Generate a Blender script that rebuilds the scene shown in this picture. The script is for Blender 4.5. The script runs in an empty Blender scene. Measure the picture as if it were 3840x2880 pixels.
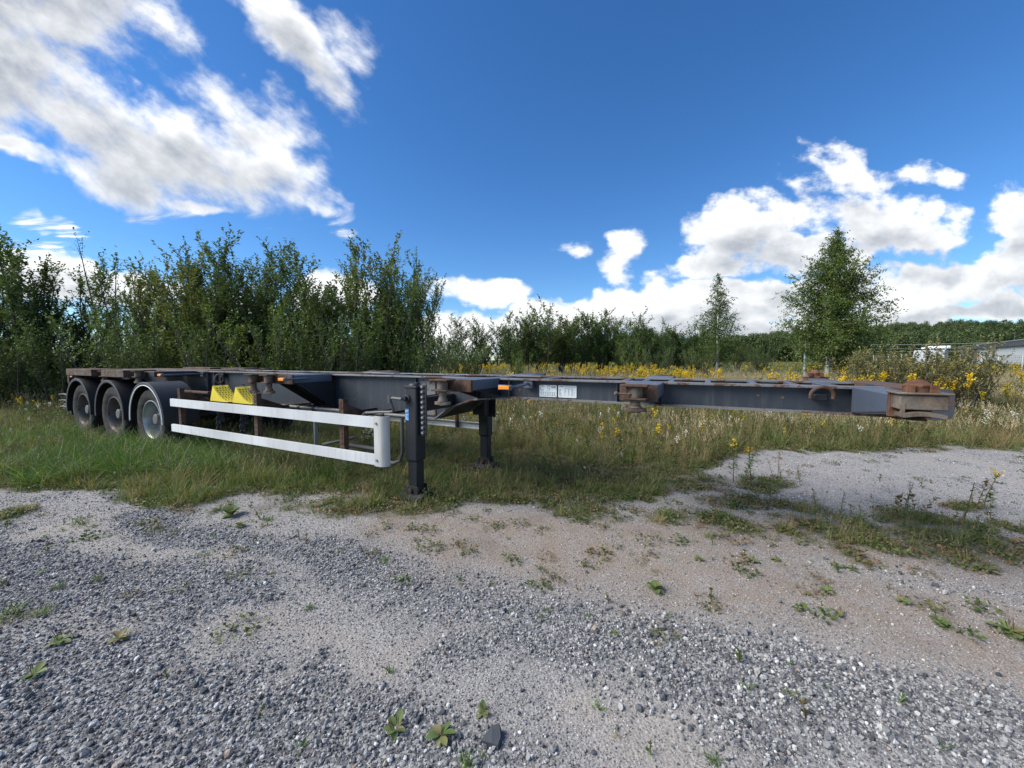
import bpy, bmesh, math, random
import numpy as np
from mathutils import Vector, Matrix
R = math.radians
rng = np.random.default_rng(7)
random.seed(7)
scene = bpy.context.scene
COL = scene.collection

# ------------------------------------------------------------------ camera, sky, sun, exposure
EYE = 1.5
PITCH = math.atan(90 / 1442)
SUN_EL, SUN_AZ = R(42), R(-100)          # azimuth measured from +Y (view direction), negative = left
cam = bpy.data.cameras.new('camera')
cam.sensor_width = 36.0
cam.lens = 36.0 * 1442 / 3840
cam.clip_start = 0.05
cam.clip_end = 6000
cam_o = bpy.data.objects.new('camera', cam)
cam_o.location = (0, 0, EYE)
cam_o.rotation_euler = (R(90) - PITCH, 0, 0)
COL.objects.link(cam_o)
scene.camera = cam_o

vs = scene.view_settings
vs.view_transform = 'Standard'
vs.look = 'None'
vs.exposure = 1.48
vs.gamma = 1.0
vs.use_curve_mapping = False

world = bpy.data.worlds.new('World')
scene.world = world
world.use_nodes = True


class NT:
    """small helper round a node tree"""
    def __init__(self, tree):
        self.t = tree

    def n(self, kind, ins=None, **kw):
        nd = self.t.nodes.new(kind)
        for k, v in kw.items():
            setattr(nd, k, v)
        for k, v in (ins or {}).items():
            s = nd.inputs[k]
            if isinstance(v, bpy.types.NodeSocket):
                self.t.links.new(v, s)
            else:
                s.default_value = v
        return nd

    def math(self, op, a, b=None, c=None, clamp=False):
        d = {0: a}
        if b is not None:
            d[1] = b
        if c is not None:
            d[2] = c
        return self.n('ShaderNodeMath', d, operation=op, use_clamp=clamp).outputs[0]

    def vmath(self, op, a, b=None):
        d = {0: a}
        if b is not None:
            d[1] = b
        nd = self.n('ShaderNodeVectorMath', d, operation=op)
        return nd.outputs['Value' if op in ('LENGTH', 'DOT_PRODUCT') else 'Vector']

    def ramp(self, fac, lo, hi, smooth=True, a=0.0, b=1.0):
        nd = self.n('ShaderNodeMapRange', {'Value': fac, 'From Min': lo, 'From Max': hi, 'To Min': a, 'To Max': b},
                    interpolation_type='SMOOTHSTEP' if smooth else 'LINEAR')
        return nd.outputs[0]

    def mix(self, f, a, b, blend='MIX'):
        nd = self.n('ShaderNodeMix', data_type='RGBA', blend_type=blend)
        for s, v in ((nd.inputs[0], f), (nd.inputs[6], a), (nd.inputs[7], b)):
            if isinstance(v, bpy.types.NodeSocket):
                self.t.links.new(v, s)
            else:
                if isinstance(v, (tuple, list)) and len(v) == 3:
                    v = (*v, 1)
                s.default_value = v
        return nd.outputs[2]

    def noise(self, vec, scale, detail=4, rough=0.55, out='Fac', **kw):
        d = {'Scale': scale, 'Detail': detail, 'Roughness': rough}
        if vec is not None:
            d['Vector'] = vec
        return self.n('ShaderNodeTexNoise', d, **kw).outputs[out]

    def link(self, a, b):
        self.t.links.new(a, b)


# clouds: positions in the sky as (east of view axis, up) tangents, semi-axes and tilt
def sk(x, y):                      # photograph measure at 2212 px width -> sky tangents
    return (x - 1106) / 830.6, (778 - y) / 830.6


BLOBS = [  # x, y, rx, ry, tilt(deg, clockwise in the picture), weight
    (80, -10, 380, 150, 12, 1.3), (40, 170, 250, 130, 25, 1.25), (350, 40, 120, 80, 35, .55), (-250, 80, 260, 260, 0, 1.1),
    (270, 290, 210, 110, 30, 1.2), (430, 345, 230, 95, 28, 1.2), (590, 385, 150, 72, 25, 1.0),
    (270, 395, 190, 58, 18, .95), (600, 310, 75, 65, 20, .9), (30, 265, 130, 55, 25, .7), (80, 345, 140, 26, 14, .8),
    (680, 140, 170, 66, 46, 1.05), (610, 60, 120, 60, 42, .75), (790, 120, 80, 50, 60, .5), (715, 465, 60, 26, 45, .7), (445, 458, 65, 16, 14, .65),
    (560, 245, 140, 45, 25, .5), (130, 490, 70, 18, 15, .55),
    (1590, 500, 160, 78, -12, 1.15), (1900, 498, 215, 66, 6, 1.25), (1540, 572, 150, 36, -14, .95), (1740, 552, 210, 40, -4, 1.1),
    (1790, 405, 115, 50, 20, .62), (1960, 408, 130, 28, -4, .42), (1350, 555, 48, 72, 15, .66), (1240, 545, 36, 20, 0, .42),
    (2180, 475, 100, 66, 20, .7),
    (1045, 628, 120, 38, -2, .95), (1280, 672, 280, 50, -5, 1.35), (1500, 660, 260, 56, -5, 1.4), (1690, 640, 260, 52, -8, 1.3), (1110, 702, 190, 42, -10, 1.2),
    (985, 715, 90, 45, 0, .9), (2040, 628, 280, 46, -6, 1.25), (2190, 580, 120, 50, -8, 1.2), (1980, 680, 380, 32, 0, 1.2), (1600, 712, 460, 30, 0, 1.1),
    (190, 605, 240, 66, 12, 1.15), (-60, 590, 180, 60, 0, 1.0), (720, 640, 110, 66, 0, 1.05), (460, 660, 200, 50, 0, .8), (2450, 560, 260, 90, 0, 1.0),
]


def quad_terms(blobs):
    """every blob as weight * (1 - ellipse^2), written as a quadratic in the sky tangents"""
    out = []
    for x, y, rx, ry, a, wt in blobs:
        cx, cz = sk(x, y)
        ca, sa = math.cos(-R(a)), math.sin(-R(a))
        ax, az = ca / (rx / 830.6), sa / (rx / 830.6)
        bx, bz = -sa / (ry / 830.6), ca / (ry / 830.6)
        c0, c1 = -(ax * cx + az * cz), -(bx * cx + bz * cz)
        out.append(((-wt * (ax * ax + bx * bx), -wt * 2 * (ax * az + bx * bz), -wt * (az * az + bz * bz)),
                    (-wt * 2 * (ax * c0 + bx * c1), -wt * 2 * (az * c0 + bz * c1), wt - wt * (c0 * c0 + c1 * c1))))
    return out


def blob_field(T, p, blobs):
    sp = T.n('ShaderNodeSeparateXYZ', {0: p})
    X, Z = sp.outputs[0], sp.outputs[1]
    m2 = T.n('ShaderNodeCombineXYZ', {0: T.math('MULTIPLY', X, X), 1: T.math('MULTIPLY', X, Z), 2: T.math('MULTIPLY', Z, Z)}).outputs[0]
    m1 = T.n('ShaderNodeCombineXYZ', {0: X, 1: Z, 2: 1.0}).outputs[0]
    field = None
    for q2, q1 in quad_terms(blobs):
        f = T.math('ADD', T.vmath('DOT_PRODUCT', m2, q2), T.vmath('DOT_PRODUCT', m1, q1))
        field = f if field is None else T.math('SMOOTH_MAX', field, f, .18)
    return field


def build_world():
    nt = world.node_tree
    nt.nodes.clear()
    T = NT(nt)
    out = T.n('ShaderNodeOutputWorld')
    sky = T.n('ShaderNodeTexSky', sky_type='NISHITA', sun_disc=False, sun_elevation=SUN_EL, sun_rotation=SUN_AZ,
              altitude=100, air_density=1.0, dust_density=0.1, ozone_density=3.0)
    skyc = T.n('ShaderNodeHueSaturation', {'Color': sky.outputs[0], 'Saturation': 1.22, 'Value': .53}).outputs[0]
    skyc = T.mix(1.0, skyc, (.78, .95, 1.13), 'MULTIPLY')
    dirv = T.n('ShaderNodeTexCoord').outputs['Generated']
    sep = T.n('ShaderNodeSeparateXYZ', {0: dirv})
    ay = T.math('MAXIMUM', T.math('ABSOLUTE', sep.outputs[1]), .12)
    px = T.math('DIVIDE', sep.outputs[0], ay)
    pz = T.math('DIVIDE', sep.outputs[2], ay)
    back = T.ramp(sep.outputs[1], -.05, .05, True, 9.0, 0.0)      # behind the camera the sky holds other clouds
    p = T.n('ShaderNodeCombineXYZ', {0: T.math('ADD', px, back), 1: pz, 2: T.math('MULTIPLY', back, .7)}).outputs[0]
    w1 = T.vmath('SUBTRACT', T.noise(p, 3.4, 1, .5, 'Color'), (.5, .5, .5))
    w2 = T.vmath('SUBTRACT', T.noise(p, 13.0, 2, .6, 'Color'), (.5, .5, .5))
    pw = T.vmath('ADD', p, T.vmath('MULTIPLY', w1, (.20, .12, 0)))
    pw = T.vmath('ADD', pw, T.vmath('MULTIPLY', w2, (.085, .065, 0)))
    field = blob_field(T, pw, BLOBS)
    # outside the picture the same kind of broken cumulus goes on
    away = T.ramp(T.math('ABSOLUTE', T.n('ShaderNodeSeparateXYZ', {0: p}).outputs[0]), 1.45, 2.1)
    away = T.math('MAXIMUM', away, T.ramp(pz, 1.0, 1.5))
    gen = T.math('MULTIPLY_ADD', T.noise(p, 1.3, 2, .5), 3.2, -1.75)
    gen = T.math('MULTIPLY_ADD', T.math('SUBTRACT', away, 1.0), 2.0, gen)
    field = T.math('SMOOTH_MAX', field, gen, .2)
    pn = T.vmath('MULTIPLY', p, (1, 1.5, 1))
    ps = T.n('ShaderNodeCombineXYZ', {0: T.vmath('DOT_PRODUCT', p, (.58, -.40, 0)), 1: T.vmath('DOT_PRODUCT', p, (.75, 1.10, 0)), 2: 0.0}).outputs[0]
    drawn = T.math('MULTIPLY', T.ramp(pz, .26, .38), T.ramp(px, .25, -.05))                     # the higher clouds are drawn out by the wind
    pn = T.n('ShaderNodeMix', {0: drawn, 4: pn, 5: ps}, data_type='VECTOR').outputs[1]
    fb = T.noise(pn, 6.5, 8, .60)
    fs = T.math('MULTIPLY', T.math('MAXIMUM', T.math('MINIMUM', field, 1.1), -1.2), .72)
    d0 = T.math('MULTIPLY_ADD', T.math('SUBTRACT', fb, .5), 2.5, fs)
    # light: thickness towards the sun, by the big clouds and by the billows
    p1 = T.n('ShaderNodeVectorMath', {0: d0, 1: (1e-9, 1e-9, 1e-9), 2: pw}, operation='MULTIPLY_ADD').outputs[0]
    f1 = blob_field(T, T.vmath('ADD', p1, (-.02, .07, 0)), [b for b in BLOBS if b[2] * b[3] > 5500])
    fb1 = T.noise(T.vmath('ADD', pn, (-.022, .045, 0)), 6.5, 4, .60)
    rel = T.math('SUBTRACT', T.math('MINIMUM', field, 1.0), T.math('MINIMUM', f1, 1.0))
    lit = T.math('MULTIPLY_ADD', rel, .50, .88)
    lit = T.math('MULTIPLY_ADD', T.math('SUBTRACT', fb, fb1), 1.6, lit)
    lit = T.math('SUBTRACT', lit, T.ramp(T.math('MULTIPLY_ADD', fs, .65, T.math('MULTIPLY', d0, .35)), .22, .80, True, 0.0, .60), clamp=True)
    alpha = T.n('ShaderNodeMix', {0: drawn, 2: T.ramp(d0, -.04, .46), 3: T.ramp(d0, -.20, .70)}, data_type='FLOAT').outputs[0]
    alpha = T.math('POWER', alpha, 1.15)
    cc = T.mix(lit, (1.45, 1.58, 1.82), (4.25, 4.3, 4.3))
    hz = T.ramp(pz, -.02, .02)
    alpha = T.math('MULTIPLY', T.math('MULTIPLY', alpha, hz), .97)
    c = T.mix(alpha, skyc, cc)
    bg = T.n('ShaderNodeBackground', {'Color': c, 'Strength': .10})
    T.link(bg.outputs[0], out.inputs[0])
    world.cycles.sampling_method = 'MANUAL'
    world.cycles.sample_map_resolution = 512


build_world()

sun = bpy.data.lights.new('sun', 'SUN')
sun.energy = 2.4
sun.angle = R(45)
sun.color = (1.0, .94, .85)
sun_o = bpy.data.objects.new('sun', sun)
sdir = Vector((math.sin(SUN_AZ) * math.cos(SUN_EL), math.cos(SUN_AZ) * math.cos(SUN_EL), math.sin(SUN_EL)))
sun_o.rotation_euler = sdir.to_track_quat('Z', 'Y').to_euler()
sun_o.location = sdir * 60
COL.objects.link(sun_o)
cy = scene.cycles
cy.max_bounces = 6
cy.diffuse_bounces = 3
cy.glossy_bounces = 2
cy.transmission_bounces = 3
cy.transparent_max_bounces = 6

# ------------------------------------------------------------------ measuring helpers (photogrammetry of the place)
F = 1442.0
HEAD = R(26.7)                      # heading of the trailer
PERP = 2.917                        # distance of its near side
UX = np.array([-math.cos(HEAD), math.sin(HEAD)])     # rearwards
VX = np.array([math.sin(HEAD), math.cos(HEAD)])      # away from the camera


def ray(x, y):
    a, b = (x - 1920) / F, -(y - 1440) / F
    return np.array([a, math.cos(PITCH) + b * math.sin(PITCH), -math.sin(PITCH) + b * math.cos(PITCH)])


def gp(x, y, z=0.0):                # ground point seen at (x, y)
    d = ray(x, y)
    return (d * ((z - EYE) / d[2]))[:2]


def at(x, y, Y):                    # point at depth Y
    d = ray(x, y)
    return d * (Y / d[1]) + np.array([0, 0, EYE])


def tz(x, y, v):                    # (u, z) on the trailer's plane v
    d = ray(x, y)
    t = (PERP + v) / (d[0] * VX[0] + d[1] * VX[1])
    return (d[0] * UX[0] + d[1] * UX[1]) * t, EYE + d[2] * t


def sstep(a, b, x):
    t = np.clip((np.asarray(x, float) - a) / (b - a), 0, 1)
    return t * t * (3 - 2 * t)


def vnoise(x, y, seed=0):
    x = np.asarray(x, float); y = np.asarray(y, float)
    xi = np.floor(x).astype(np.int64); yi = np.floor(y).astype(np.int64)
    fx = x - xi; fy = y - yi
    fx = fx * fx * (3 - 2 * fx); fy = fy * fy * (3 - 2 * fy)

    def h(a, b):
        n = (a * 374761393 + b * 668265263 + seed * 1442695041) & 0xffffffff
        n = ((n ^ (n >> 13)) * 1274126177) & 0xffffffff
        return ((n ^ (n >> 16)) & 0xffff) / 65535.0
    return (h(xi, yi) * (1 - fx) + h(xi + 1, yi) * fx) * (1 - fy) + (h(xi, yi + 1) * (1 - fx) + h(xi + 1, yi + 1) * fx) * fy


def fbm(x, y, seed=0, o=4):
    s = 0; a = .5
    for i in range(o):
        s = s + a * vnoise(np.asarray(x) * 2 ** i, np.asarray(y) * 2 ** i, seed + i * 17); a *= .5
    return s / (1 - .5 ** o)


# ------------------------------------------------------------------ mesh helpers
class MB:
    def __init__(self):
        self.v = []; self.f = []; self.m = []; self.cur = 0

    def add(self, vs, fs):
        b = len(self.v)
        self.v += [tuple(map(float, p)) for p in vs]
        self.f += [tuple(i + b for i in f) for f in fs]
        self.m += [self.cur] * len(fs)
        return self

    def box(self, lo, hi, M=None):
        x0, y0, z0 = lo; x1, y1, z1 = hi
        vs = [Vector(p) for p in ((x0, y0, z0), (x1, y0, z0), (x1, y1, z0), (x0, y1, z0), (x0, y0, z1), (x1, y0, z1), (x1, y1, z1), (x0, y1, z1))]
        if M is not None:
            vs = [M @ p for p in vs]
        return self.add(vs, [(0, 3, 2, 1), (4, 5, 6, 7), (0, 1, 5, 4), (1, 2, 6, 5), (2, 3, 7, 6), (3, 0, 4, 7)])

    def prism(self, poly, axis, a, b):
        """poly: 2D points in the two other axes (in order x,y,z without axis)"""
        n = len(poly)

        def mk(p, t):
            q = list(p); q.insert(axis, t); return q
        vs = [mk(p, a) for p in poly] + [mk(p, b) for p in poly]
        fs = [tuple(range(n)), tuple(range(2 * n - 1, n - 1, -1))] + [(i, (i + 1) % n, n + (i + 1) % n, n + i) for i in range(n)]
        return self.add(vs, fs)

    def tube(self, pts, r, seg=10, cap=True, r2=None):
        pts = [Vector(p) for p in pts]
        n = len(pts)
        rs = r if isinstance(r, (list, tuple, np.ndarray)) else [r + ((r2 if r2 is not None else r) - r) * i / max(1, n - 1) for i in range(n)]
        b = len(self.v)
        prev = None
        for i, p in enumerate(pts):
            t = (pts[min(i + 1, n - 1)] - pts[max(i - 1, 0)]).normalized()
            if prev is None:
                a = Vector((0, 0, 1)) if abs(t.z) < .9 else Vector((1, 0, 0))
                e1 = t.cross(a).normalized()
            else:
                e1 = (prev - t * prev.dot(t)).normalized()
            prev = e1
            e2 = t.cross(e1)
            for k in range(seg):
                w = 2 * math.pi * k / seg
                self.v.append(tuple(p + (e1 * math.cos(w) + e2 * math.sin(w)) * rs[i]))
        for i in range(n - 1):
            for k in range(seg):
                self.f.append((b + i * seg + k, b + i * seg + (k + 1) % seg, b + (i + 1) * seg + (k + 1) % seg, b + (i + 1) * seg + k))
                self.m.append(self.cur)
        if cap:
            self.f.append(tuple(b + k for k in range(seg))[::-1]); self.m.append(self.cur)
            self.f.append(tuple(b + (n - 1) * seg + k for k in range(seg))); self.m.append(self.cur)
        return self

    def lathe(self, prof, c, axis, seg=32, a0=0.0, a1=2 * math.pi):
        """prof: (radius, offset along axis)"""
        c = Vector(c)
        ax = Vector([1 if i == axis else 0 for i in range(3)])
        e1 = Vector([1 if i == (axis + 1) % 3 else 0 for i in range(3)])
        e2 = ax.cross(e1)
        full = abs(a1 - a0 - 2 * math.pi) < 1e-6
        ns = seg if full else seg + 1
        b = len(self.v)
        for k in range(ns):
            w = a0 + (a1 - a0) * k / seg
            d = e1 * math.cos(w) + e2 * math.sin(w)
            for r, o in prof:
                self.v.append(tuple(c + d * r + ax * o))
        m = len(prof)
        for k in range(seg):
            k2 = (k + 1) % ns if full else k + 1
            for i in range(m - 1):
                self.f.append((b + k * m + i, b + k2 * m + i, b + k2 * m + i + 1, b + k * m + i + 1))
                self.m.append(self.cur)
        return self

    def build(self, name, mats, parent=None, loc=(0, 0, 0), smooth=35, bevel=0, recalc=True):
        if not isinstance(mats, (list, tuple)):
            mats = [mats]
        me = bpy.data.meshes.new(name)
        me.from_pydata(self.v, [], self.f)
        for m in mats:
            me.materials.append(m)
        if len(mats) > 1:
            me.polygons.foreach_set('material_index', self.m)
        if recalc:
            bm = bmesh.new(); bm.from_mesh(me)
            bmesh.ops.remove_doubles(bm, verts=bm.verts, dist=1e-5)
            bmesh.ops.recalc_face_normals(bm, faces=bm.faces)
            bm.to_mesh(me); bm.free()
        if smooth:
            me.polygons.foreach_set('use_smooth', [True] * len(me.polygons))
            me.set_sharp_from_angle(angle=R(smooth))
        o = link(name, me, parent, loc)
        if bevel:
            b = o.modifiers.new('bevel', 'BEVEL'); b.width = bevel; b.segments = 2; b.limit_method = 'ANGLE'; b.angle_limit = R(40)
        return o


def link(name, data, parent=None, loc=(0, 0, 0), rot=(0, 0, 0)):
    o = bpy.data.objects.new(name, data)
    o.location = loc; o.rotation_euler = rot
    COL.objects.link(o)
    if parent is not None:
        o.parent = parent
    return o


def empty(name, loc=(0, 0, 0), rot=(0, 0, 0), parent=None):
    o = link(name, None, parent, loc, rot)
    o.empty_display_size = .2
    return o


def tag(o, label=None, cat=None, group=None, kind=None):
    if label: o['label'] = label
    if cat: o['category'] = cat
    if group: o['group'] = group
    if kind: o['kind'] = kind
    return o


def copy_tree(o, parent=None):
    c = o.copy(); COL.objects.link(c); c.parent = parent
    for ch in list(o.children):
        copy_tree(ch, c)
    return c


def np_mesh(name, V, Fc, k, mats, tint=None, smooth=False):
    """numpy arrays -> mesh; Fc (n,k) indices"""
    me = bpy.data.meshes.new(name)
    n = len(Fc)
    me.vertices.add(len(V)); me.vertices.foreach_set('co', np.ascontiguousarray(V, np.float32).ravel())
    me.loops.add(n * k); me.loops.foreach_set('vertex_index', np.ascontiguousarray(Fc, np.int32).ravel())
    me.polygons.add(n); me.polygons.foreach_set('loop_start', np.arange(0, n * k, k, dtype=np.int32))
    me.update(calc_edges=True)
    for m in (mats if isinstance(mats, (list, tuple)) else [mats]):
        me.materials.append(m)
    if tint is not None:
        a = me.attributes.new('tint', 'FLOAT', 'POINT'); a.data.foreach_set('value', np.ascontiguousarray(tint, np.float32))
    if smooth:
        me.polygons.foreach_set('use_smooth', [True] * n)
    return me


# ------------------------------------------------------------------ materials
MATS = {}


def material(name):
    m = bpy.data.materials.new(name)
    m.use_nodes = True
    m.node_tree.nodes.clear()
    T = NT(m.node_tree)
    T.out = T.n('ShaderNodeOutputMaterial')
    MATS[name] = m
    return m, T


def finish(T, col, rough=.6, metal=0.0, bump=None, bstr=.3, bdist=.01, spec=.5):
    p = T.n('ShaderNodeBsdfPrincipled', {'Roughness': rough, 'Metallic': metal, 'Specular IOR Level': spec})
    if isinstance(col, bpy.types.NodeSocket):
        T.link(col, p.inputs['Base Color'])
    else:
        p.inputs['Base Color'].default_value = (*col, 1)
    if bump is not None:
        b = T.n('ShaderNodeBump', {'Height': bump, 'Strength': bstr, 'Distance': bdist})
        T.link(b.outputs[0], p.inputs['Normal'])
    T.link(p.outputs[0], T.out.inputs[0])
    return p


def obj_co(T):
    return T.n('ShaderNodeTexCoord').outputs['Object']


def worn_paint(name, col, rust=.2, rust_scale=5.0, rough=.5, dirt=.35, metal=0.0, dirtcol=(.16, .14, .115), streak=True):
    m, T = material(name)
    co = obj_co(T)
    n1 = T.noise(co, rust_scale, 8, .68)
    n2 = T.noise(co, rust_scale * 9, 5, .6)
    rn = T.math('MULTIPLY_ADD', n2, .28, T.math('MULTIPLY', n1, .85))
    mask = T.ramp(rn, .80 - rust, .86 - rust)
    rc = T.mix(T.noise(co, 38, 4, .6), (.045, .026, .018), (.13, .066, .036))
    st = T.noise(T.vmath('MULTIPLY', co, (9, 9, .9)) if streak else T.vmath('MULTIPLY', co, (1, 1, 1)), 2.2, 6, .62)
    base = T.mix(T.ramp(T.noise(co, 1.3, 3, .5), .3, .7), col, tuple(c * .72 for c in col))
    base = T.mix(T.math('MULTIPLY', T.ramp(st, .45, .8), dirt), base, dirtcol)
    sc = T.noise(co, 75, 2, .5)
    base = T.mix(T.ramp(sc, .72, .78, True, 0, .30), base, tuple(min(1, c * 2 + .12) for c in col))
    c = T.mix(mask, base, rc)
    rr = T.n('ShaderNodeMix', {0: mask, 2: rough, 3: .9}, data_type='FLOAT').outputs[0]
    p = finish(T, c, rr, metal, T.math('MULTIPLY_ADD', mask, .6, T.math('MULTIPLY', n2, .5)), .25, .004)
    return m


def rust_mat(name, a=(.035, .022, .017), b=(.115, .062, .038), grey=(.10, .088, .075), gmix=.5):
    m, T = material(name)
    co = obj_co(T)
    n1 = T.noise(co, 14, 8, .65); n2 = T.noise(co, 60, 4, .6)
    c = T.mix(T.ramp(n1, .3, .7), a, b)
    c = T.mix(T.math('MULTIPLY', T.ramp(T.noise(co, 6, 6, .6), .45, .65), gmix), c, grey)
    c = T.mix(T.ramp(n2, .6, .8, True, 0, .5), c, tuple(x * .4 for x in a))
    finish(T, c, .92, 0, n2, .5, .004, .25)
    return m


M_SLATE = worn_paint('slate_paint', (.030, .038, .050), .07, 3.0, .48, .48, dirtcol=(.088, .088, .085))
M_SLATE_R = worn_paint('slate_paint_worn_flange', (.15, .155, .16), .235, 4.0, .5, .55, dirtcol=(.17, .14, .115), streak=False)
M_DARK = worn_paint('black_paint', (.009, .011, .016), .10, 4.0, .6, .2, dirtcol=(.045, .042, .04))
M_BLUE = worn_paint('blue_grey_paint', (.070, .09, .125), .10, 4.0, .45, .25, dirtcol=(.12, .11, .10))
M_RUST = rust_mat('rust')
M_RUSTBR = rust_mat('bright_rust', (.06, .03, .02), (.17, .08, .045), (.13, .10, .08), .3)
M_GREYRUST = rust_mat('dusty_rust', (.06, .048, .038), (.16, .12, .09), (.17, .155, .13), .7)
M_WOODRUST = rust_mat('rusty_deck_edge', (.05, .033, .025), (.13, .085, .06), (.13, .125, .12), .75)
M_ALU = worn_paint('weathered_white_rail', (.66, .68, .69), .05, 5.0, .45, .65, dirtcol=(.42, .40, .35))
M_ALUCAP = worn_paint('dirty_white_cap', (.60, .60, .57), .08, 6.0, .5, .7, dirtcol=(.33, .30, .24))
M_YEL = worn_paint('yellow_plastic', (.78, .62, .035), -.3, 4.0, .42, .30, dirtcol=(.42, .33, .06))
M_PLASTIC = worn_paint('black_mudguard_plastic', (.014, .016, .021), -.3, 4.0, .55, .35, dirtcol=(.05, .05, .052))
M_GALV = worn_paint('galvanised_steel', (.30, .32, .33), .05, 7.0, .45, .3, .3, dirtcol=(.14, .12, .10))


def simple(name, col, rough=.6, metal=0.0, var=.25, scale=20, bump=.15):
    m, T = material(name)
    co = obj_co(T)
    n = T.noise(co, scale, 5, .6)
    c = T.mix(n, tuple(x * (1 - var) for x in col), tuple(min(1, x * (1 + var)) for x in col))
    finish(T, c, rough, metal, n, bump, .003)
    return m


def tyre_mat():
    m, T = material('tyre_rubber')
    co = obj_co(T)
    n = T.noise(co, 9, 6, .65)
    c = T.mix(T.ramp(n, .35, .75), (.018, .018, .019), (.075, .068, .06))
    finish(T, c, .85, 0, T.noise(co, 60, 3, .6), .15, .003, .3)
    return m


M_TYRE = tyre_mat()
M_RIM = worn_paint('silver_rim', (.42, .44, .45), .06, 9.0, .36, .35, .55, dirtcol=(.16, .14, .12))
M_RIMD = worn_paint('rusty_dirty_rim', (.12, .115, .11), .20, 7.0, .6, .6, .2, dirtcol=(.12, .10, .08))
M_HUB = simple('dusty_hub', (.12, .12, .12), .7, .2)
M_WHITE = simple('white_trim', (.75, .76, .78), .4, 0, .06)
M_BLACK = simple('black_holes', (.012, .012, .012), .8)
M_ORANGE = simple('orange_lamp_lens', (.85, .25, .015), .25, 0, .3, 120)
M_LAMPB = simple('lamp_housing', (.05, .06, .075), .5)
M_CHAIN = simple('dark_chain_steel', (.04, .045, .055), .5, .6)
M_PLATE = simple('white_plate', (.62, .68, .68), .35, 0, .05)
M_INK = simple('plate_print', (.09, .11, .12), .6)
M_STICK = simple('blue_sticker', (.045, .22, .46), .4, 0, .12)
M_PIPE = worn_paint('grey_pipe', (.10, .105, .105), .15, 8.0, .5, .4)

# ------------------------------------------------------------------ terrain
def gz(x, y):
    x = np.asarray(x, float); y = np.asarray(y, float)
    perp = x * VX[0] + y * VX[1]
    z = -.07 * sstep(3.4, 5.6, perp)
    z = z + .12 * sstep(12, 40, y)
    z = z + .75 * sstep(38, 85, y) * sstep(8, 30, x)
    z = z + 16.5 * sstep(70, 330, x) * sstep(150, 290, y) + 2.5 * sstep(200, 330, y) * sstep(-100, 80, x)
    near = 1 - sstep(8, 20, np.hypot(x, y))
    z = z + near * ((fbm(x * 1.1, y * 1.1, 3, 3) - .5) * .05)
    return z


def seg_dist(x, y, pts):
    d = np.full(np.shape(x), 1e9)
    for (ax, ay), (bx, by) in zip(pts[:-1], pts[1:]):
        dx, dy = bx - ax, by - ay
        t = np.clip(((x - ax) * dx + (y - ay) * dy) / (dx * dx + dy * dy), 0, 1)
        d = np.minimum(d, np.hypot(x - ax - t * dx, y - ay - t * dy))
    return d


def strip(x, y, px, r, soft=.8):
    pts = [gp(*p) for p in px]
    return 1 - sstep(1 - soft, 1 + soft, seg_dist(x, y, pts) / r)


COARSE = [([(-300, 2480), (150, 2620), (500, 2760), (900, 2960)], .42), ([(-200, 2900), (500, 3100)], .5),
          ([(1280, 2650), (1650, 2740), (1950, 2850)], .17), ([(1200, 2880), (1750, 2960), (2000, 3000)], .25),
          ([(1250, 2120), (1700, 2240), (2200, 2310), (2600, 2430), (3000, 2540), (3400, 2640), (3900, 2780)], .24),
          ([(2500, 2500), (2900, 2640), (3300, 2760), (3700, 2900)], .2),
          ([(-300, 2060), (300, 2130), (700, 2190)], .32), ([(950, 2045), (1350, 2110), (1600, 2170)], .22),
          ([(500, 1930), (800, 2000), (1000, 2045)], .16), ([(0, 2250), (500, 2290), (900, 2240)], .16),
          ([(1700, 2420), (2000, 2400), (2400, 2450)], .12)]
SAND = [([(250, 1975), (560, 2050), (820, 2110)], .17), ([(750, 2360), (1100, 2420), (1420, 2520)], .13),
        ([(1350, 2500), (1600, 2400), (1750, 2380)], .08), ([(2250, 2640), (2500, 2720), (2850, 2880)], .12), ([(2400, 2420), (2800, 2600)], .05),
        ([(-100, 2340), (500, 2330)], .10), ([(1000, 2560), (1300, 2620)], .06)]
BROWN = [([(1750, 2040), (2300, 2090), (2900, 2190), (3300, 2280), (4200, 2440)], .46), ([(1500, 1955), (2200, 1985), (3000, 2010), (4200, 2130)], .38)]
# near edge of the vegetation: photograph x -> photograph y
EDGE = [(-1500, 1800), (-300, 1830), (0, 1850), (300, 1850), (700, 1870), (900, 1850), (1150, 1875), (1350, 1900), (1560, 1915), (1800, 1890), (2000, 1880), (2300, 1900), (2450, 1860), (2600, 1760), (2750, 1695), (3100, 1672), (3840, 1665), (6000, 1640)]
EDGE_T = np.array([(x - 1920) / F for x, y in EDGE]); EDGE_Y = np.array([gp(x, y)[1] for x, y in EDGE])
PATCH = [(2700, 1950, .35), (2900, 1880, .45), (3100, 1980, .35), (3300, 2010, .35), (3450, 1930, .4), (3600, 2040, .35), (3800, 2060, .4), (3650, 1960, .4), (2200, 1890, .5), (2330, 1820, .55), (2600, 1790, .55), (2850, 1800, .50), (2750, 1880, .35), (3050, 1900, .30), (3200, 1950, .35), (3500, 1990, .35), (3750, 2030, .4), (3850, 1960, .3), (2500, 1930, .25),
         (3640, 1880, .22), (40, 1930, .25), (2950, 1990, .18), (3150, 2065, .2), (20, 2310, .12)]


def in_trailer(x, y, m=.0):
    u = x * UX[0] + y * UX[1]; v = x * VX[0] + y * VX[1] - PERP
    return (u > -1.3 - m) & (u < 12.2 + m) & (v > -m) & (v < 2.6 + m)


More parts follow.
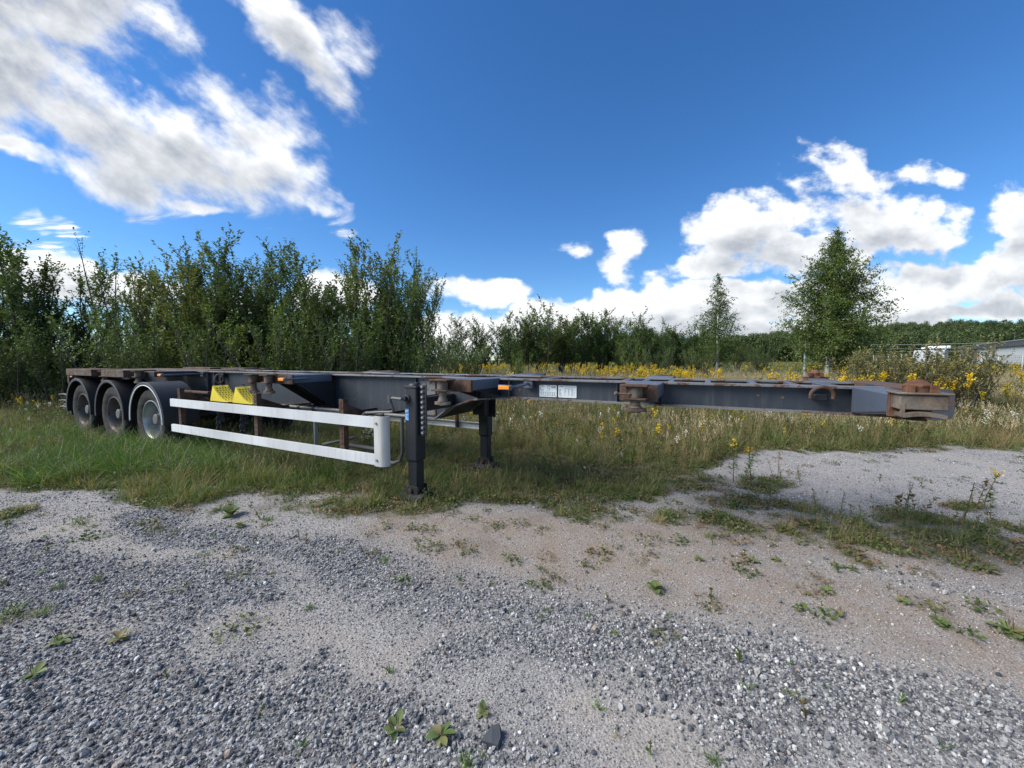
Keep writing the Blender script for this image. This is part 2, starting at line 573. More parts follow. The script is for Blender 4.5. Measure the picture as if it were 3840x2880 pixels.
def weights(x, y):
    x = np.asarray(x, float); y = np.asarray(y, float)
    wx = x + (fbm(x * 1.6, y * 1.6, 11) - .5) * .55
    wy = y + (fbm(x * 1.6, y * 1.6, 23) - .5) * .55
    wx = wx + (fbm(x * 6, y * 6, 31) - .5) * .16; wy = wy + (fbm(x * 6, y * 6, 37) - .5) * .16
    co = np.zeros(x.shape); sa = np.zeros(x.shape); br = np.zeros(x.shape)
    for p, r in COARSE: co = np.maximum(co, strip(wx, wy, p, r))
    for p, r in SAND: sa = np.maximum(sa, strip(wx, wy, p, r))
    for p, r in BROWN: br = np.maximum(br, strip(wx, wy, p, r))
    sp = fbm(x * 2.2, y * 2.2, 41)
    co = np.clip(co + .5 * sstep(.58, .72, sp) * (1 - br), 0, 1) * (1 - .75 * br)
    sa = np.clip(sa * (.5 + sp) + .35 * sstep(.6, .4, sp) * sstep(.55, .45, fbm(x, y, 77)), 0, 1) * (1 - co * .8)
    ve = np.zeros(x.shape)
    t = x / np.maximum(y, .2)
    ye = np.interp(t, EDGE_T, EDGE_Y)
    ve = sstep(-.35, .30, y - ye + (fbm(x * 2.4, y * 2.4, 51) - .5) * 1.3)
    for a, b, r in PATCH:
        c = gp(a, b)
        d = np.hypot(wx - c[0], (wy - c[1]) * 1.1)
        ve = np.maximum(ve, (1 - sstep(.3, 1.05, d / r)) * .75)
    ve = np.where(y < .5, 0, ve)
    return co, sa, br, ve


def axis_pts(n, s, lim, mid=0.0):
    a = [0.0]; st = s
    while a[-1] < lim:
        a.append(a[-1] + st)
        if a[-1] > n: st *= 1.16
    return a


def build_ground():
    xp = axis_pts(7.5, .065, 2600)
    xs = np.array([-v for v in xp[:0:-1]] + xp)
    yp = axis_pts(8.0, .065, 2600)
    yn = axis_pts(.3, .15, 400)
    ys = np.array([-v for v in yn[:0:-1]] + yp)
    X, Y = np.meshgrid(xs, ys)
    Z = gz(X, Y)
    V = np.stack([X, Y, Z], -1).reshape(-1, 3)
    nx, ny = len(xs), len(ys)
    i, j = np.meshgrid(np.arange(nx - 1), np.arange(ny - 1))
    a = (j * nx + i).ravel()
    Fc = np.stack([a, a + 1, a + nx + 1, a + nx], -1)
    m, T = material('ground_gravel_sand_soil')
    co = T.n('ShaderNodeNewGeometry').outputs['Position']
    at_ = lambda n: T.n('ShaderNodeAttribute', attribute_name=n).outputs['Fac']
    wc, ws, wb, wv = at_('coarse'), at_('sand'), at_('brown'), at_('veg')
    vo = T.n('ShaderNodeTexVoronoi', {'Vector': co, 'Scale': 75.0})
    vg = T.n('ShaderNodeTexVoronoi', {'Vector': co, 'Scale': 190.0})
    g1 = T.n('ShaderNodeSeparateColor', {0: vo.outputs['Color']}).outputs[0]
    g2 = T.n('ShaderNodeSeparateColor', {0: vg.outputs['Color']}).outputs[0]
    stone = T.mix(T.math('POWER', g1, 1.9), (.075, .078, .082), (.36, .36, .36))
    grit = T.mix(T.math('POWER', g2, 1.5), (.11, .112, .116), (.48, .475, .465))
    dust = T.mix(T.noise(co, 3.5, 5, .6), (.22, .20, .18), (.34, .315, .285))
    fine = T.mix(.42, grit, dust)
    sand = T.mix(.30, T.mix(T.noise(co, 60, 5, .7), (.20, .178, .15), (.37, .335, .285)), grit)
    mott = T.ramp(T.noise(co, 5.0, 6, .68), .38, .66)
    brown = T.mix(T.math('MULTIPLY_ADD', mott, .35, .15), T.mix(T.noise(co, 45, 6, .7), (.125, .092, .066), (.31, .245, .185)), grit)
    brown = T.mix(T.ramp(T.noise(co, 2.2, 5, .65), .5, .72, True, 0, .45), brown, (.11, .092, .072))
    soil = T.mix(T.noise(co, 22, 6, .65), (.045, .043, .022), (.13, .115, .065))
    far = T.ramp(T.n('ShaderNodeSeparateXYZ', {0: co}).outputs[1], 9, 20)
    soil = T.mix(far, soil, T.mix(T.noise(co, .6, 5, .6), (.05, .07, .02), (.11, .115, .04)))
    c = T.mix(wc, fine, stone)
    c = T.mix(T.math('MULTIPLY', ws, .78), c, sand)
    c = T.mix(T.math('MULTIPLY', wb, .92), c, brown)
    c = T.mix(wv, c, soil)
    h = T.math('MULTIPLY_ADD', vo.outputs['Distance'], -.7, T.math('MULTIPLY', g2, .25))
    h = T.math('MULTIPLY_ADD', T.noise(co, 30, 5, .7), .4, h)
    finish(T, c, .93, 0, h, .55, .012, .2)
    me = np_mesh('ground', V, Fc, 4, m, smooth=True)
    cw, sw, bw, vw = weights(V[:, 0], V[:, 1])
    for n, w in (('coarse', cw), ('sand', sw), ('brown', bw), ('veg', vw)):
        at2 = me.attributes.new(n, 'FLOAT', 'POINT'); at2.data.foreach_set('value', w.astype(np.float32))
    tag(link('ground', me), kind='structure')


build_ground()


# ------------------------------------------------------------------ scattering (stuff)
def scatter(name, label, cat, protos, P, rot, scl, idx):
    """one object whose points carry copies of a few small meshes"""
    n = len(P)
    col = bpy.data.collections.new(name + '_kinds')
    for i, pm in enumerate(protos):
        o = bpy.data.objects.new('%s_kind_%02d' % (name, i), pm)
        col.objects.link(o)
    me = bpy.data.meshes.new(name)
    me.vertices.add(n); me.vertices.foreach_set('co', np.ascontiguousarray(P, np.float32).ravel())
    me.attributes.new('rot', 'FLOAT_VECTOR', 'POINT').data.foreach_set('vector', np.ascontiguousarray(rot, np.float32).ravel())
    me.attributes.new('scl', 'FLOAT_VECTOR', 'POINT').data.foreach_set('vector', np.ascontiguousarray(scl, np.float32).ravel())
    me.attributes.new('idx', 'INT', 'POINT').data.foreach_set('value', np.ascontiguousarray(idx, np.int32))
    o = link(name, me)
    g = bpy.data.node_groups.new(name + '_spread', 'GeometryNodeTree')
    g.interface.new_socket('Geometry', in_out='INPUT', socket_type='NodeSocketGeometry')
    g.interface.new_socket('Geometry', in_out='OUTPUT', socket_type='NodeSocketGeometry')
    T = NT(g)
    gi = T.n('NodeGroupInput'); go = T.n('NodeGroupOutput')
    ci = T.n('GeometryNodeCollectionInfo', {'Collection': col, 'Separate Children': True, 'Reset Children': True})

    def attr(nm, ty):
        nd = T.n('GeometryNodeInputNamedAttribute', data_type=ty); nd.inputs[0].default_value = nm
        return nd.outputs[0]
    ip = T.n('GeometryNodeInstanceOnPoints', {'Points': gi.outputs[0], 'Instance': ci.outputs[0], 'Pick Instance': True,
             'Instance Index': attr('idx', 'INT'), 'Rotation': attr('rot', 'FLOAT_VECTOR'), 'Scale': attr('scl', 'FLOAT_VECTOR')})
    T.link(ip.outputs[0], go.inputs[0])
    md = o.modifiers.new('spread', 'NODES'); md.node_group = g
    return tag(o, label, cat, kind='stuff')


def sample(n, ymin, ymax, tlim=1.5, extra=.8, power=1.0):
    """random ground points over the wedge in front of the camera, even per square metre"""
    y = np.sqrt(rng.uniform(ymin ** 2, ymax ** 2, n))
    x = rng.uniform(-1, 1, n) * (tlim * y + extra)
    return x, y


def pts3(x, y, dz=0.0):
    return np.stack([x, y, gz(x, y) + dz], -1)


def rand_rot(n, full=False, tilt=.15):
    if full:
        return rng.uniform(0, 6.283, (n, 3))
    r = rng.normal(0, tilt, (n, 3)); r[:, 2] = rng.uniform(0, 6.283, n)
    return r


def sc3(s):
    return np.repeat(np.asarray(s)[:, None], 3, 1)


# --- gravel stones
def stone_mat(name, lo, hi):
    m, T = material(name)
    oi = T.n('ShaderNodeObjectInfo').outputs['Random']
    cr = T.n('ShaderNodeValToRGB', {0: oi})
    e = cr.color_ramp.elements
    e[0].position = 0; e[0].color = (.060, .064, .070, 1)
    e[1].position = 1; e[1].color = (.64, .64, .63, 1)
    for p, c in ((.28, (.13, .135, .145)), (.55, (.25, .255, .26)), (.78, (.35, .35, .345)), (.82, (.32, .25, .195)), (.85, (.38, .38, .37)), (.95, (.48, .48, .47))):
        q = e.new(p); q.color = (*c, 1)
    co = T.n('ShaderNodeTexCoord').outputs['Object']
    n = T.noise(co, 2.2, 5, .65)
    c = T.mix(T.ramp(n, .35, .8, True, 0, .7), cr.outputs[0], T.mix(1.0, cr.outputs[0], (.62, .62, .62), 'MULTIPLY'))
    finish(T, c, .82, 0, n, .3, .1, .3)
    return m


M_STONE = stone_mat('gravel_stone', 0, 1)


def stone_mesh(seed):
    r = np.random.default_rng(seed)
    bm = bmesh.new()
    bmesh.ops.create_icosphere(bm, subdivisions=1, radius=1.0)
    ax = r.uniform(.66, 1.2, 3); ax[2] *= .8
    planes = [(Vector(r.normal(0, 1, 3)).normalized(), r.uniform(.5, .8)) for _ in range(5)]
    for v in bm.verts:
        for nrm, d in planes:
            k = v.co.dot(nrm)
            if k > d: v.co -= nrm * (k - d)
        v.co = Vector((v.co.x * ax[0], v.co.y * ax[1], v.co.z * ax[2])) * r.uniform(.92, 1.08)
    me = bpy.data.meshes.new('stone'); bm.to_mesh(me); bm.free()
    me.materials.append(M_STONE)
    return me


STONES = [stone_mesh(i) for i in range(9)]


def stones():
    # big crushed stones: lower left corner, bottom centre and the band at right
    x, y = sample(60000, .8, 5.5, 1.45, .5)
    co, sa, br, ve = weights(x, y)
    wx = x + (fbm(x * 2, y * 2, 5) - .5) * .5
    big = np.maximum.reduce([sstep(1.95, 1.55, y) * sstep(-.1, -.5, wx), sstep(1.75, 1.5, y) * (1 - sstep(.25, .5, np.abs(wx + .15))), sstep(.1, .6, wx) * sstep(3.2, 2.6, y), .25 * sstep(.2, .8, co)])
    k = rng.uniform(0, 1, len(x)) < np.clip(co * 1.2, 0, 1) * big * (1 - ve) + .003
    x, y = x[k], y[k]
    s = np.clip(rng.lognormal(math.log(.0092), .30, len(x)), .005, .020)
    scatter('coarse_gravel', 'loose crushed grey stones spread over the yard in the foreground', 'gravel', STONES, pts3(x, y, s * rng.uniform(.25, .6, len(x))), rand_rot(len(x), True), sc3(s), rng.integers(0, 9, len(x)))
    # middle sizes nearly everywhere
    x, y = sample(240000, .8, 6.8, 1.42, .4)
    co, sa, br, ve = weights(x, y)
    dens = (.30 + .70 * co) * (1 - .80 * sa) * (1 - .85 * br) * (1 - .75 * ve) + .03
    dens = dens * np.clip(1.25 - (y - 1.2) * .18, .30, 1)
    k = rng.uniform(0, 1, len(x)) < dens
    x, y, co = x[k], y[k], co[k]
    s = np.clip(rng.lognormal(math.log(.0043), .38, len(x)) * (.85 + .35 * co) * (1 + .07 * (y - 1.5)), .0022, .013)
    scatter('medium_gravel', 'small grey chippings packed over most of the yard', 'gravel', STONES, pts3(x, y, s * rng.uniform(.2, .6, len(x))), rand_rot(len(x), True), sc3(s), rng.integers(0, 9, len(x)))
    # small grit
    x, y = sample(210000, .8, 4.4, 1.4, .4)
    co, sa, br, ve = weights(x, y)
    dens = np.clip(.95 - .42 * sa - .40 * br - .5 * ve, .08, 1) * np.clip(1.15 - (y - 1.6) * .3, .2, 1)
    k = rng.uniform(0, 1, len(x)) < dens
    x, y = x[k], y[k]
    s = np.clip(rng.lognormal(math.log(.0030), .32, len(x)), .0015, .006)
    scatter('fine_gravel', 'fine grey grit between the larger stones of the yard', 'gravel', STONES, pts3(x, y, s * .3), rand_rot(len(x), True), sc3(s), rng.integers(0, 9, len(x)))


stones()


# ------------------------------------------------------------------ plant materials and leaf builder
def leaf_mat(name, a, b, dry=None, trans=.35, dryamt=.0, rnd=True):
    """a..b colour range by per-leaf tint; per-plant variation from the object's random number"""
    m, T = material(name)
    ti = T.n('ShaderNodeAttribute', attribute_name='tint').outputs['Fac']
    oi = T.n('ShaderNodeObjectInfo').outputs['Random']
    c = T.mix(ti, a, b)
    if dry is not None:
        f = T.ramp(T.math('ADD', T.math('MULTIPLY', ti, .35), T.math('MULTIPLY', oi, .75)), 1 - dryamt - .25, 1 - dryamt + .15)
        c = T.mix(f, c, dry)
    if rnd:
        c = T.mix(1.0, c, T.mix(oi, (.72, .78, .72), (1.28, 1.18, 1.15)), 'MULTIPLY')
    p = T.n('ShaderNodeBsdfPrincipled', {'Base Color': c, 'Roughness': .55, 'Specular IOR Level': .3})
    t = T.n('ShaderNodeBsdfTranslucent', {'Color': T.mix(1.0, c, (1.15, 1.25, .7), 'MULTIPLY')})
    mx = T.n('ShaderNodeMixShader', {0: trans, 1: p.outputs[0], 2: t.outputs[0]})
    T.link(mx.outputs[0], T.out.inputs[0])
    return m


M_GRASS = leaf_mat('grass_blade', (.080, .122, .03), (.19, .25, .075), (.28, .23, .11), .3, .22)
M_LONGG = leaf_mat('long_green_grass', (.06, .12, .025), (.16, .26, .07), None, .35)
M_DRYG = leaf_mat('dry_grass', (.16, .165, .06), (.38, .335, .16), (.19, .135, .075), .3, .2)
M_HERB = leaf_mat('herb_leaf', (.045, .085, .022), (.12, .17, .045), (.11, .07, .03), .3, .12)
M_MAT = leaf_mat('ground_cover', (.075, .095, .035), (.18, .19, .085), (.17, .12, .065), .25, .25)
M_PLANT = leaf_mat('plantain_green', (.085, .13, .04), (.19, .25, .095), (.20, .17, .09), .25, .2)
M_GOLD = leaf_mat('yellow_flower', (.44, .31, .014), (.76, .57, .04), None, .25)
M_WFLOWER = leaf_mat('white_flower', (.55, .55, .50), (.80, .80, .75), None, .2)
M_STEM = leaf_mat('brown_stem', (.09, .055, .03), (.17, .13, .065), None, .0)
M_PALE = leaf_mat('pale_dead_stem', (.22, .19, .11), (.36, .31, .20), None, .0)


class LB:
    """collects leaves / blades, then makes one mesh with material slots"""
    def __init__(self):
        self.V = []; self.Fq = []; self.t = []; self.m = []; self.n = 0

    def quads(self, V, Q, t, mi):
        self.V.append(V); self.Fq.append(Q + self.n); self.t.append(t); self.m.append(np.full(len(Q), mi)); self.n += len(V)

    def blades(self, base, d, L, W, curl, mi, nseg=3, tint=None):
        """ribbons: base (n,3), direction (n,3) unit, length, width, curl = droop"""
        n = len(base)
        side = np.cross(d, np.array([0, 0, 1.0]) + rng.normal(0, .3, (n, 3))); side /= np.linalg.norm(side, axis=1)[:, None] + 1e-9
        tint = rng.uniform(0, 1, n) if tint is None else tint
        hd = d * np.array([1, 1, 0]); hd /= np.linalg.norm(hd, axis=1)[:, None] + 1e-6
        V = []
        for i in range(nseg + 1):
            s = i / nseg
            c = base + d * (L * s)[:, None] + (hd * .6 - np.array([0, 0, .75])) * (L * curl * s * s)[:, None]
            w = W * (1 - s ** 1.7) * .5 + W * .03
            V += [c - side * w[:, None], c + side * w[:, None]]
        V = np.stack(V, 1)
        k = 2 * (nseg + 1)
        b = (np.arange(n) * k)[:, None]
        Q = np.concatenate([np.stack([b[:, 0] + 2 * i, b[:, 0] + 2 * i + 1, b[:, 0] + 2 * i + 3, b[:, 0] + 2 * i + 2], -1) for i in range(nseg)])
        self.quads(V.reshape(-1, 3), Q, np.repeat(tint, k), mi)

    def leaves(self, base, d, L, W, mi, tint=None, up=None, fold=.18):
        """diamond leaves, one folded quad each"""
        n = len(base)
        if n == 0: return
        up = np.array([0, 0, 1.0]) + rng.normal(0, .45, (n, 3)) if up is None else up
        side = np.cross(d, up); side /= np.linalg.norm(side, axis=1)[:, None] + 1e-9
        nr = np.cross(side, d)
        tint = rng.uniform(0, 1, n) if tint is None else tint
        Lc = np.asarray(L)[:, None]; Wc = np.asarray(W)[:, None]
        mid = base + d * Lc * .45 - nr * Wc * fold
        V = np.stack([base, mid - side * Wc * .5 + nr * Wc * fold * 2, base + d * Lc, mid + side * Wc * .5 + nr * Wc * fold * 2], 1)
        b = np.arange(n) * 4
        self.quads(V.reshape(-1, 3), np.stack([b, b + 1, b + 2, b + 3], -1), np.repeat(tint, 4), mi)

    def stem(self, pts, r0, r1, mi, seg=4, tint=.5):
        pts = np.asarray(pts, float); n = len(pts)
        t = np.gradient(pts, axis=0); t /= np.linalg.norm(t, axis=1)[:, None] + 1e-9
        a = np.where(np.abs(t[:, 2:3]) < .9, np.array([[0, 0, 1.0]]), np.array([[1.0, 0, 0]]))
        e1 = np.cross(t, a); e1 /= np.linalg.norm(e1, axis=1)[:, None]
        e2 = np.cross(t, e1)
        rr = np.linspace(r0, r1, n)[:, None]
        V = np.stack([pts + (e1 * math.cos(w) + e2 * math.sin(w)) * rr for w in np.arange(seg) * 2 * math.pi / seg], 1).reshape(-1, 3)
        i, k = np.meshgrid(np.arange(n - 1), np.arange(seg), indexing='ij')
        i = i.ravel(); k = k.ravel(); k2 = (k + 1) % seg
        Q = np.stack([i * seg + k, i * seg + k2, (i + 1) * seg + k2, (i + 1) * seg + k], -1)
        self.quads(V, Q, np.full(len(V), tint), mi)

    def mesh(self, name, mats, smooth=False):
        V = np.concatenate(self.V); Q = np.concatenate(self.Fq); t = np.concatenate(self.t); m = np.concatenate(self.m)
        me = np_mesh(name, V, Q, 4, mats, t, smooth)
        me.polygons.foreach_set('material_index', m.astype(np.int32))
        return me


def unit(v):
    return v / (np.linalg.norm(v, axis=-1, keepdims=True) + 1e-9)


def dirs(n, tilt_lo, tilt_hi):
    a = rng.uniform(0, 6.283, n); t = rng.uniform(tilt_lo, tilt_hi, n)
    return np.stack([np.sin(t) * np.cos(a), np.sin(t) * np.sin(a), np.cos(t)], -1)


def disc(n, r):
    a = rng.uniform(0, 6.283, n); q = np.sqrt(rng.uniform(0, 1, n)) * r
    return np.stack([q * np.cos(a), q * np.sin(a), np.zeros(n)], -1)


def tuft(n, h, w, rad, t0, t1, curl, mat, heads=0, seg=3):
    lb = LB()
    L = rng.uniform(.45, 1.0, n) * h
    lb.blades(disc(n, rad), dirs(n, t0, t1), L, rng.uniform(.7, 1.2, n) * w, rng.uniform(.1, 1, n) * curl, 0, seg)
    if heads:
        b = disc(heads, rad); d = dirs(heads, .02, .3); L = rng.uniform(.85, 1.15, heads) * h
        lb.blades(b, d, L, np.full(heads, w * .35), np.full(heads, curl * .25), 1, 3)
        for i in range(heads):
            k = 7
            p = b[i] + d[i] * (L[i] * np.linspace(.78, 1.0, k))[:, None] + (unit(d[i] * [1, 1, 0]) * .6 - [0, 0, .75]) * (L[i] * curl * .25 * np.linspace(.78, 1, k)[:, None] ** 2)
            lb.leaves(p, unit(d[i] + dirs(k, .2, .9)), np.full(k, h * .06), np.full(k, h * .018), 1)
    return lb.mesh('tuft', [mat, M_PALE])


def mat_patch(n, rad, s, mat):
    lb = LB()
    b = disc(n, rad); b[:, 2] = rng.uniform(0, .03, n)
    lb.leaves(b, dirs(n, .7, 1.5), rng.uniform(.6, 1.2, n) * s, rng.uniform(.5, .8, n) * s, 0)
    return lb.mesh('mat_patch', [mat])


def forb(h, nl, ll, lw, mat=None, flower=None, nf=0, branches=0, stemmat=None, fs=.024):
    """upright stem with narrow leaves and perhaps a flower head"""
    lb = LB()
    lean = rng.normal(0, .12, 2)
    z = np.linspace(0, 1, 6)
    path = np.stack([lean[0] * h * z ** 1.5, lean[1] * h * z ** 1.5, h * z], -1)
    lb.stem(path, .004 + .002 * h, .0025, 2, 4)
    zz = rng.uniform(.12, .95, nl)
    base = np.stack([np.interp(zz, z, path[:, i]) for i in range(3)], -1)
    d = dirs(nl, .7, 1.45)
    lb.leaves(base, d, ll * (1.15 - .55 * zz) * rng.uniform(.7, 1.2, nl), lw * rng.uniform(.7, 1.2, nl), 0)
    if flower is not None:
        nb = max(1, branches)
        for _ in range(nb):
            zb = rng.uniform(.72, .98)
            p0 = np.array([np.interp(zb, z, path[:, i]) for i in range(3)])
            dr = dirs(1, .25, 1.0)[0]
            L = h * rng.uniform(.07, .20) * (1.3 - .6 * (zb - .7) / .3)
            s = np.linspace(0, 1, 4)
            br = p0 + dr * (L * s)[:, None] + np.array([0, 0, .25]) * (L * s * s)[:, None]
            lb.stem(br, .002, .0015, 2, 3)
            k = nf // nb
            ss = rng.uniform(.15, 1, k)
            b = np.stack([np.interp(ss, s, br[:, i]) for i in range(3)], -1) + rng.normal(0, .009, (k, 3)) + [0, 0, .008]
            lb.leaves(b, dirs(k, 0, 1.5), np.full(k, fs), np.full(k, fs * .9), 1)
    return lb.mesh('forb', [mat or M_HERB, flower or M_GOLD, stemmat or M_STEM])


def vegetation():
    # short grass and mats under and round the trailer
    short = [tuft(34, .13, .0035, .06, .1, 1.1, .5, M_GRASS) for _ in range(3)] + [tuft(22, .22, .004, .05, .05, .8, .45, M_GRASS, 2) for _ in range(2)]
    x, y = sample(46000, 2.4, 11, 1.45, 1.0)
    co, sa, br, ve = weights(x, y)
    n = fbm(x * 1.7, y * 1.7, 61)
    k = rng.uniform(0, 1, len(x)) < ve * np.clip(n * 2.2 - .35, .06, 1) * np.clip(1.3 - y * .08, .35, 1)
    x, y, n, ve = x[k], y[k], n[k], ve[k]
    s = rng.uniform(.45, 1.1, len(x)) * (.35 + .75 * ve) * (.65 + .6 * n)
    left = sstep(-1.2, -3.0, x)
    s = s * (1 + .5 * left)
    scatter('short_grass', 'short green and brown grass growing round and under the trailer', 'grass', short, pts3(x, y, -.005), rand_rot(len(x)), sc3(s), rng.integers(0, 5, len(x)))
    mats = [mat_patch(46, .10, .026, M_MAT) for _ in range(3)] + [mat_patch(30, .08, .034, M_HERB)]
    x, y = sample(14000, 2.0, 7.5, 1.45, .8)
    co, sa, br, ve = weights(x, y)
    k = rng.uniform(0, 1, len(x)) < np.clip(ve * 1.3 + .02 + .05 * br, 0, 1) * np.clip(fbm(x * 2, y * 2, 71) * 2.2 - .35, 0.03, 1)
    x, y = x[k], y[k]
    scatter('ground_cover', 'low creeping weeds and clover on the sandy soil by the trailer', 'weeds', mats, pts3(x, y), rand_rot(len(x), tilt=.08), sc3(rng.uniform(.5, 1.2, len(x))), rng.integers(0, 4, len(x)))
    # seedlings in the gravel
    seed = [tuft(9, .06, .005, .012, .3, 1.2, .5, M_LONGG), forb(.07, 12, .035, .011), tuft(16, .05, .003, .02, .2, 1.2, .5, M_GRASS)]
    x, y = sample(1500, 1.2, 5.2, 1.4, .3)
    co, sa, br, ve = weights(x, y)
    k = (rng.uniform(0, 1, len(x)) < (.08 + .6 * sstep(.5, .68, fbm(x * 1.3, y * 1.3, 88))) * (1 - .5 * br)) & (ve < .5)
    x, y = x[k], y[k]
    scatter('gravel_seedlings', 'tiny green seedlings scattered among the gravel stones', 'weeds', seed, pts3(x, y), rand_rot(len(x)), sc3(rng.uniform(.5, 1.2, len(x))), rng.integers(0, 3, len(x)))
    # long bright grass in front of the wheels
    lng = [tuft(30, .62, .008, .08, .25, 1.15, .55, M_LONGG) for _ in range(3)]
    P = []
    for a, b, r, q in ((560, 1760, .45, 75), (640, 1720, .3, 40), (760, 1760, .35, 40), (330, 1740, .6, 80), (100, 1760, .6, 50), (450, 1700, .4, 60), (180, 1660, .6, 50), (860, 1770, .3, 18), (250, 1800, .35, 25), (1230, 1790, .2, 8), (1650, 1800, .2, 9), (1700, 1770, .15, 6)):
        c = gp(a, b); d = disc(q, r); P.append(np.stack([c[0] + d[:, 0], c[1] + d[:, 1]], -1))
    P = np.concatenate(P)
    s = rng.uniform(.4, 1.15, len(P))
    s = np.where(P[:, 0] > -1.6, s * .45, s)
    r = rand_rot(len(P), tilt=.16); r[:, 2] = rng.normal(0, .9, len(P)); r[:, 1] += .35     # bent over by the wind
    scatter('long_grass', 'long bright green grass bending in front of the rear wheels', 'grass', lng, pts3(P[:, 0], P[:, 1]), r, sc3(s), rng.integers(0, 3, len(P)))
    # herbs of knee height
    herbs = [forb(.42, 34, .085, .020) for _ in range(3)] + [forb(.5, 30, .06, .012, M_MAT) for _ in range(2)] + [forb(.55, 20, .06, .012, M_HERB, M_GOLD, 36, 4)] + [forb(.5, 16, .06, .01, M_HERB, M_WFLOWER, 30, 5)]
    x, y = sample(15000, 3.2, 15, 1.5, 1.0)
    co, sa, br, ve = weights(x, y)
    inn = in_trailer(x, y, .25)
    d = ve * np.clip(fbm(x * 1.3, y * 1.3, 91) * 2.4 - .5, .03, 1) * np.where(inn, .22, .85)
    front = (x * VX[0] + y * VX[1] < PERP)
    d = np.where(front, d * np.where(x < -1.2, .45, .12), d)
    k = rng.uniform(0, 1, len(x)) < d
    x, y = x[k], y[k]; inn = inn[k]; front = front[k]
    s = rng.uniform(.5, 1.1, len(x)) * np.where(inn | front, .5, 1)
    scatter('wild_herbs', 'green wild herbs with small leaves standing behind the trailer', 'herbs', herbs, pts3(x, y), rand_rot(len(x), tilt=.1), sc3(s), rng.choice(7, len(x), p=[.2, .2, .2, .15, .13, .06, .06]))
    # tall dry grass behind
    dry = [tuft(44, .62, .0045, .10, .03, .45, .28, M_DRYG, 7) for _ in range(4)] + [tuft(36, .6, .005, .11, .03, .5, .3, M_GRASS, 5) for _ in range(2)]
    x, y = sample(30000, 4.4, 30, 1.6, 1.0)
    co, sa, br, ve = weights(x, y)
    perp = x * VX[0] + y * VX[1] - PERP
    u = x * UX[0] + y * UX[1]
    rear = (u > 9.2)
    ok = ((perp > 2.6) & (y > 5.2) | rear & (perp > .5)) & ~in_trailer(x, y, .15)
    d = sstep(.55, 1, ve) * np.clip(fbm(x * .8, y * .8, 101) * 2.4 - .45, .10, 1) * np.clip(1.3 - y * .028, .4, 1)
    k = ok & (rng.uniform(0, 1, len(x)) < d)
    x, y = x[k], y[k]
    s = rng.uniform(.6, 1.15, len(x)) * (.55 + .7 * fbm(x * .5, y * .5, 111)) * (1 + .25 * sstep(8, 14, y))
    rel = x * VX[0] + y * VX[1] - PERP
    s = s * (.55 + .45 * sstep(2.6, 4.5, np.where(rel < 2.6, 4.5, rel)))
    left = sstep(-1.0, -5.0, x)
    kind = np.where(rng.uniform(0, 1, len(x)) < .45 + .3 * left, rng.integers(4, 6, len(x)), rng.integers(0, 4, len(x)))
    scatter('dry_grass', 'tall dry yellowish grass standing behind the trailer', 'grass', dry, pts3(x, y), rand_rot(len(x), tilt=.1), sc3(s), kind)
    # goldenrod
    gold = [forb(1.0, 46, .10, .017, M_HERB, M_GOLD, 150, 14, fs=.036) for _ in range(4)]
    x, y = sample(26000, 8.0, 48, 1.55, 1.0)
    t = x / y
    pn = fbm(x * .33, y * .33, 121)
    rgt = sstep(-.28, -.05, t)
    d = np.clip(pn * 6.5 - 3.3, 0.012, 1) * rgt * np.clip(1.3 - .026 * y, .22, 1) * .55
    d = np.where(t < -.1, d + .02 * sstep(.45, .6, pn), d)
    k = rng.uniform(0, 1, len(x)) < d
    x, y = x[k], y[k]
    s = rng.uniform(.72, 1.12, len(x))
    scatter('goldenrod', 'yellow flowering goldenrod across the field behind the trailer', 'flowers', gold, pts3(x, y), rand_rot(len(x), tilt=.08), sc3(s), rng.integers(0, 4, len(x)))
    # far meadow greenery
    x, y = sample(9000, 14, 80, 1.55, 2.0)
    k = rng.uniform(0, 1, len(x)) < np.clip(fbm(x * .3, y * .3, 131) * 2 - .4, .1, 1) * .8
    x, y = x[k], y[k]
    scatter('meadow_herbs', 'mixed green meadow plants filling the field in the distance', 'herbs', herbs[:6], pts3(x, y), rand_rot(len(x), tilt=.12), sc3(rng.uniform(1.2, 2.2, len(x))), rng.integers(0, 6, len(x)))


vegetation()

# ------------------------------------------------------------------ trees
M_WILLOW = leaf_mat('willow_leaf', (.048, .088, .028), (.15, .205, .065), None, .32)
M_WILLOW2 = leaf_mat('olive_willow_leaf', (.066, .09, .026), (.165, .19, .062), None, .34)
M_WILLOWY = leaf_mat('pale_willow_leaf', (.07, .115, .022), (.17, .22, .05), None, .35)
M_BIRCHL = leaf_mat('birch_leaf', (.055, .095, .028), (.15, .20, .06), None, .32)
M_FARL = leaf_mat('far_forest_leaf', (.042, .072, .03), (.12, .16, .06), None, .2)
M_SHRUB = leaf_mat('olive_shrub_leaf', (.09, .10, .04), (.24, .225, .10), None, .3)
M_BARK = simple('grey_bark', (.085, .075, .062), .9, 0, .4, 12, .5)


def birch_bark():
    m, T = material('birch_bark')
    co = obj_co(T)
    n = T.noise(T.vmath('MULTIPLY', co, (3, 3, 9)), 1.6, 5, .65)
    c = T.mix(T.ramp(n, .56, .62), (.62, .61, .57), (.045, .04, .036))
    finish(T, c, .8, 0, n, .3, .01)
    return m


M_BBARK = birch_bark()


def interp_path(path, s):
    z = np.linspace(0, 1, len(path))
    return np.stack([np.interp(s, z, path[:, i]) for i in range(3)], -1)


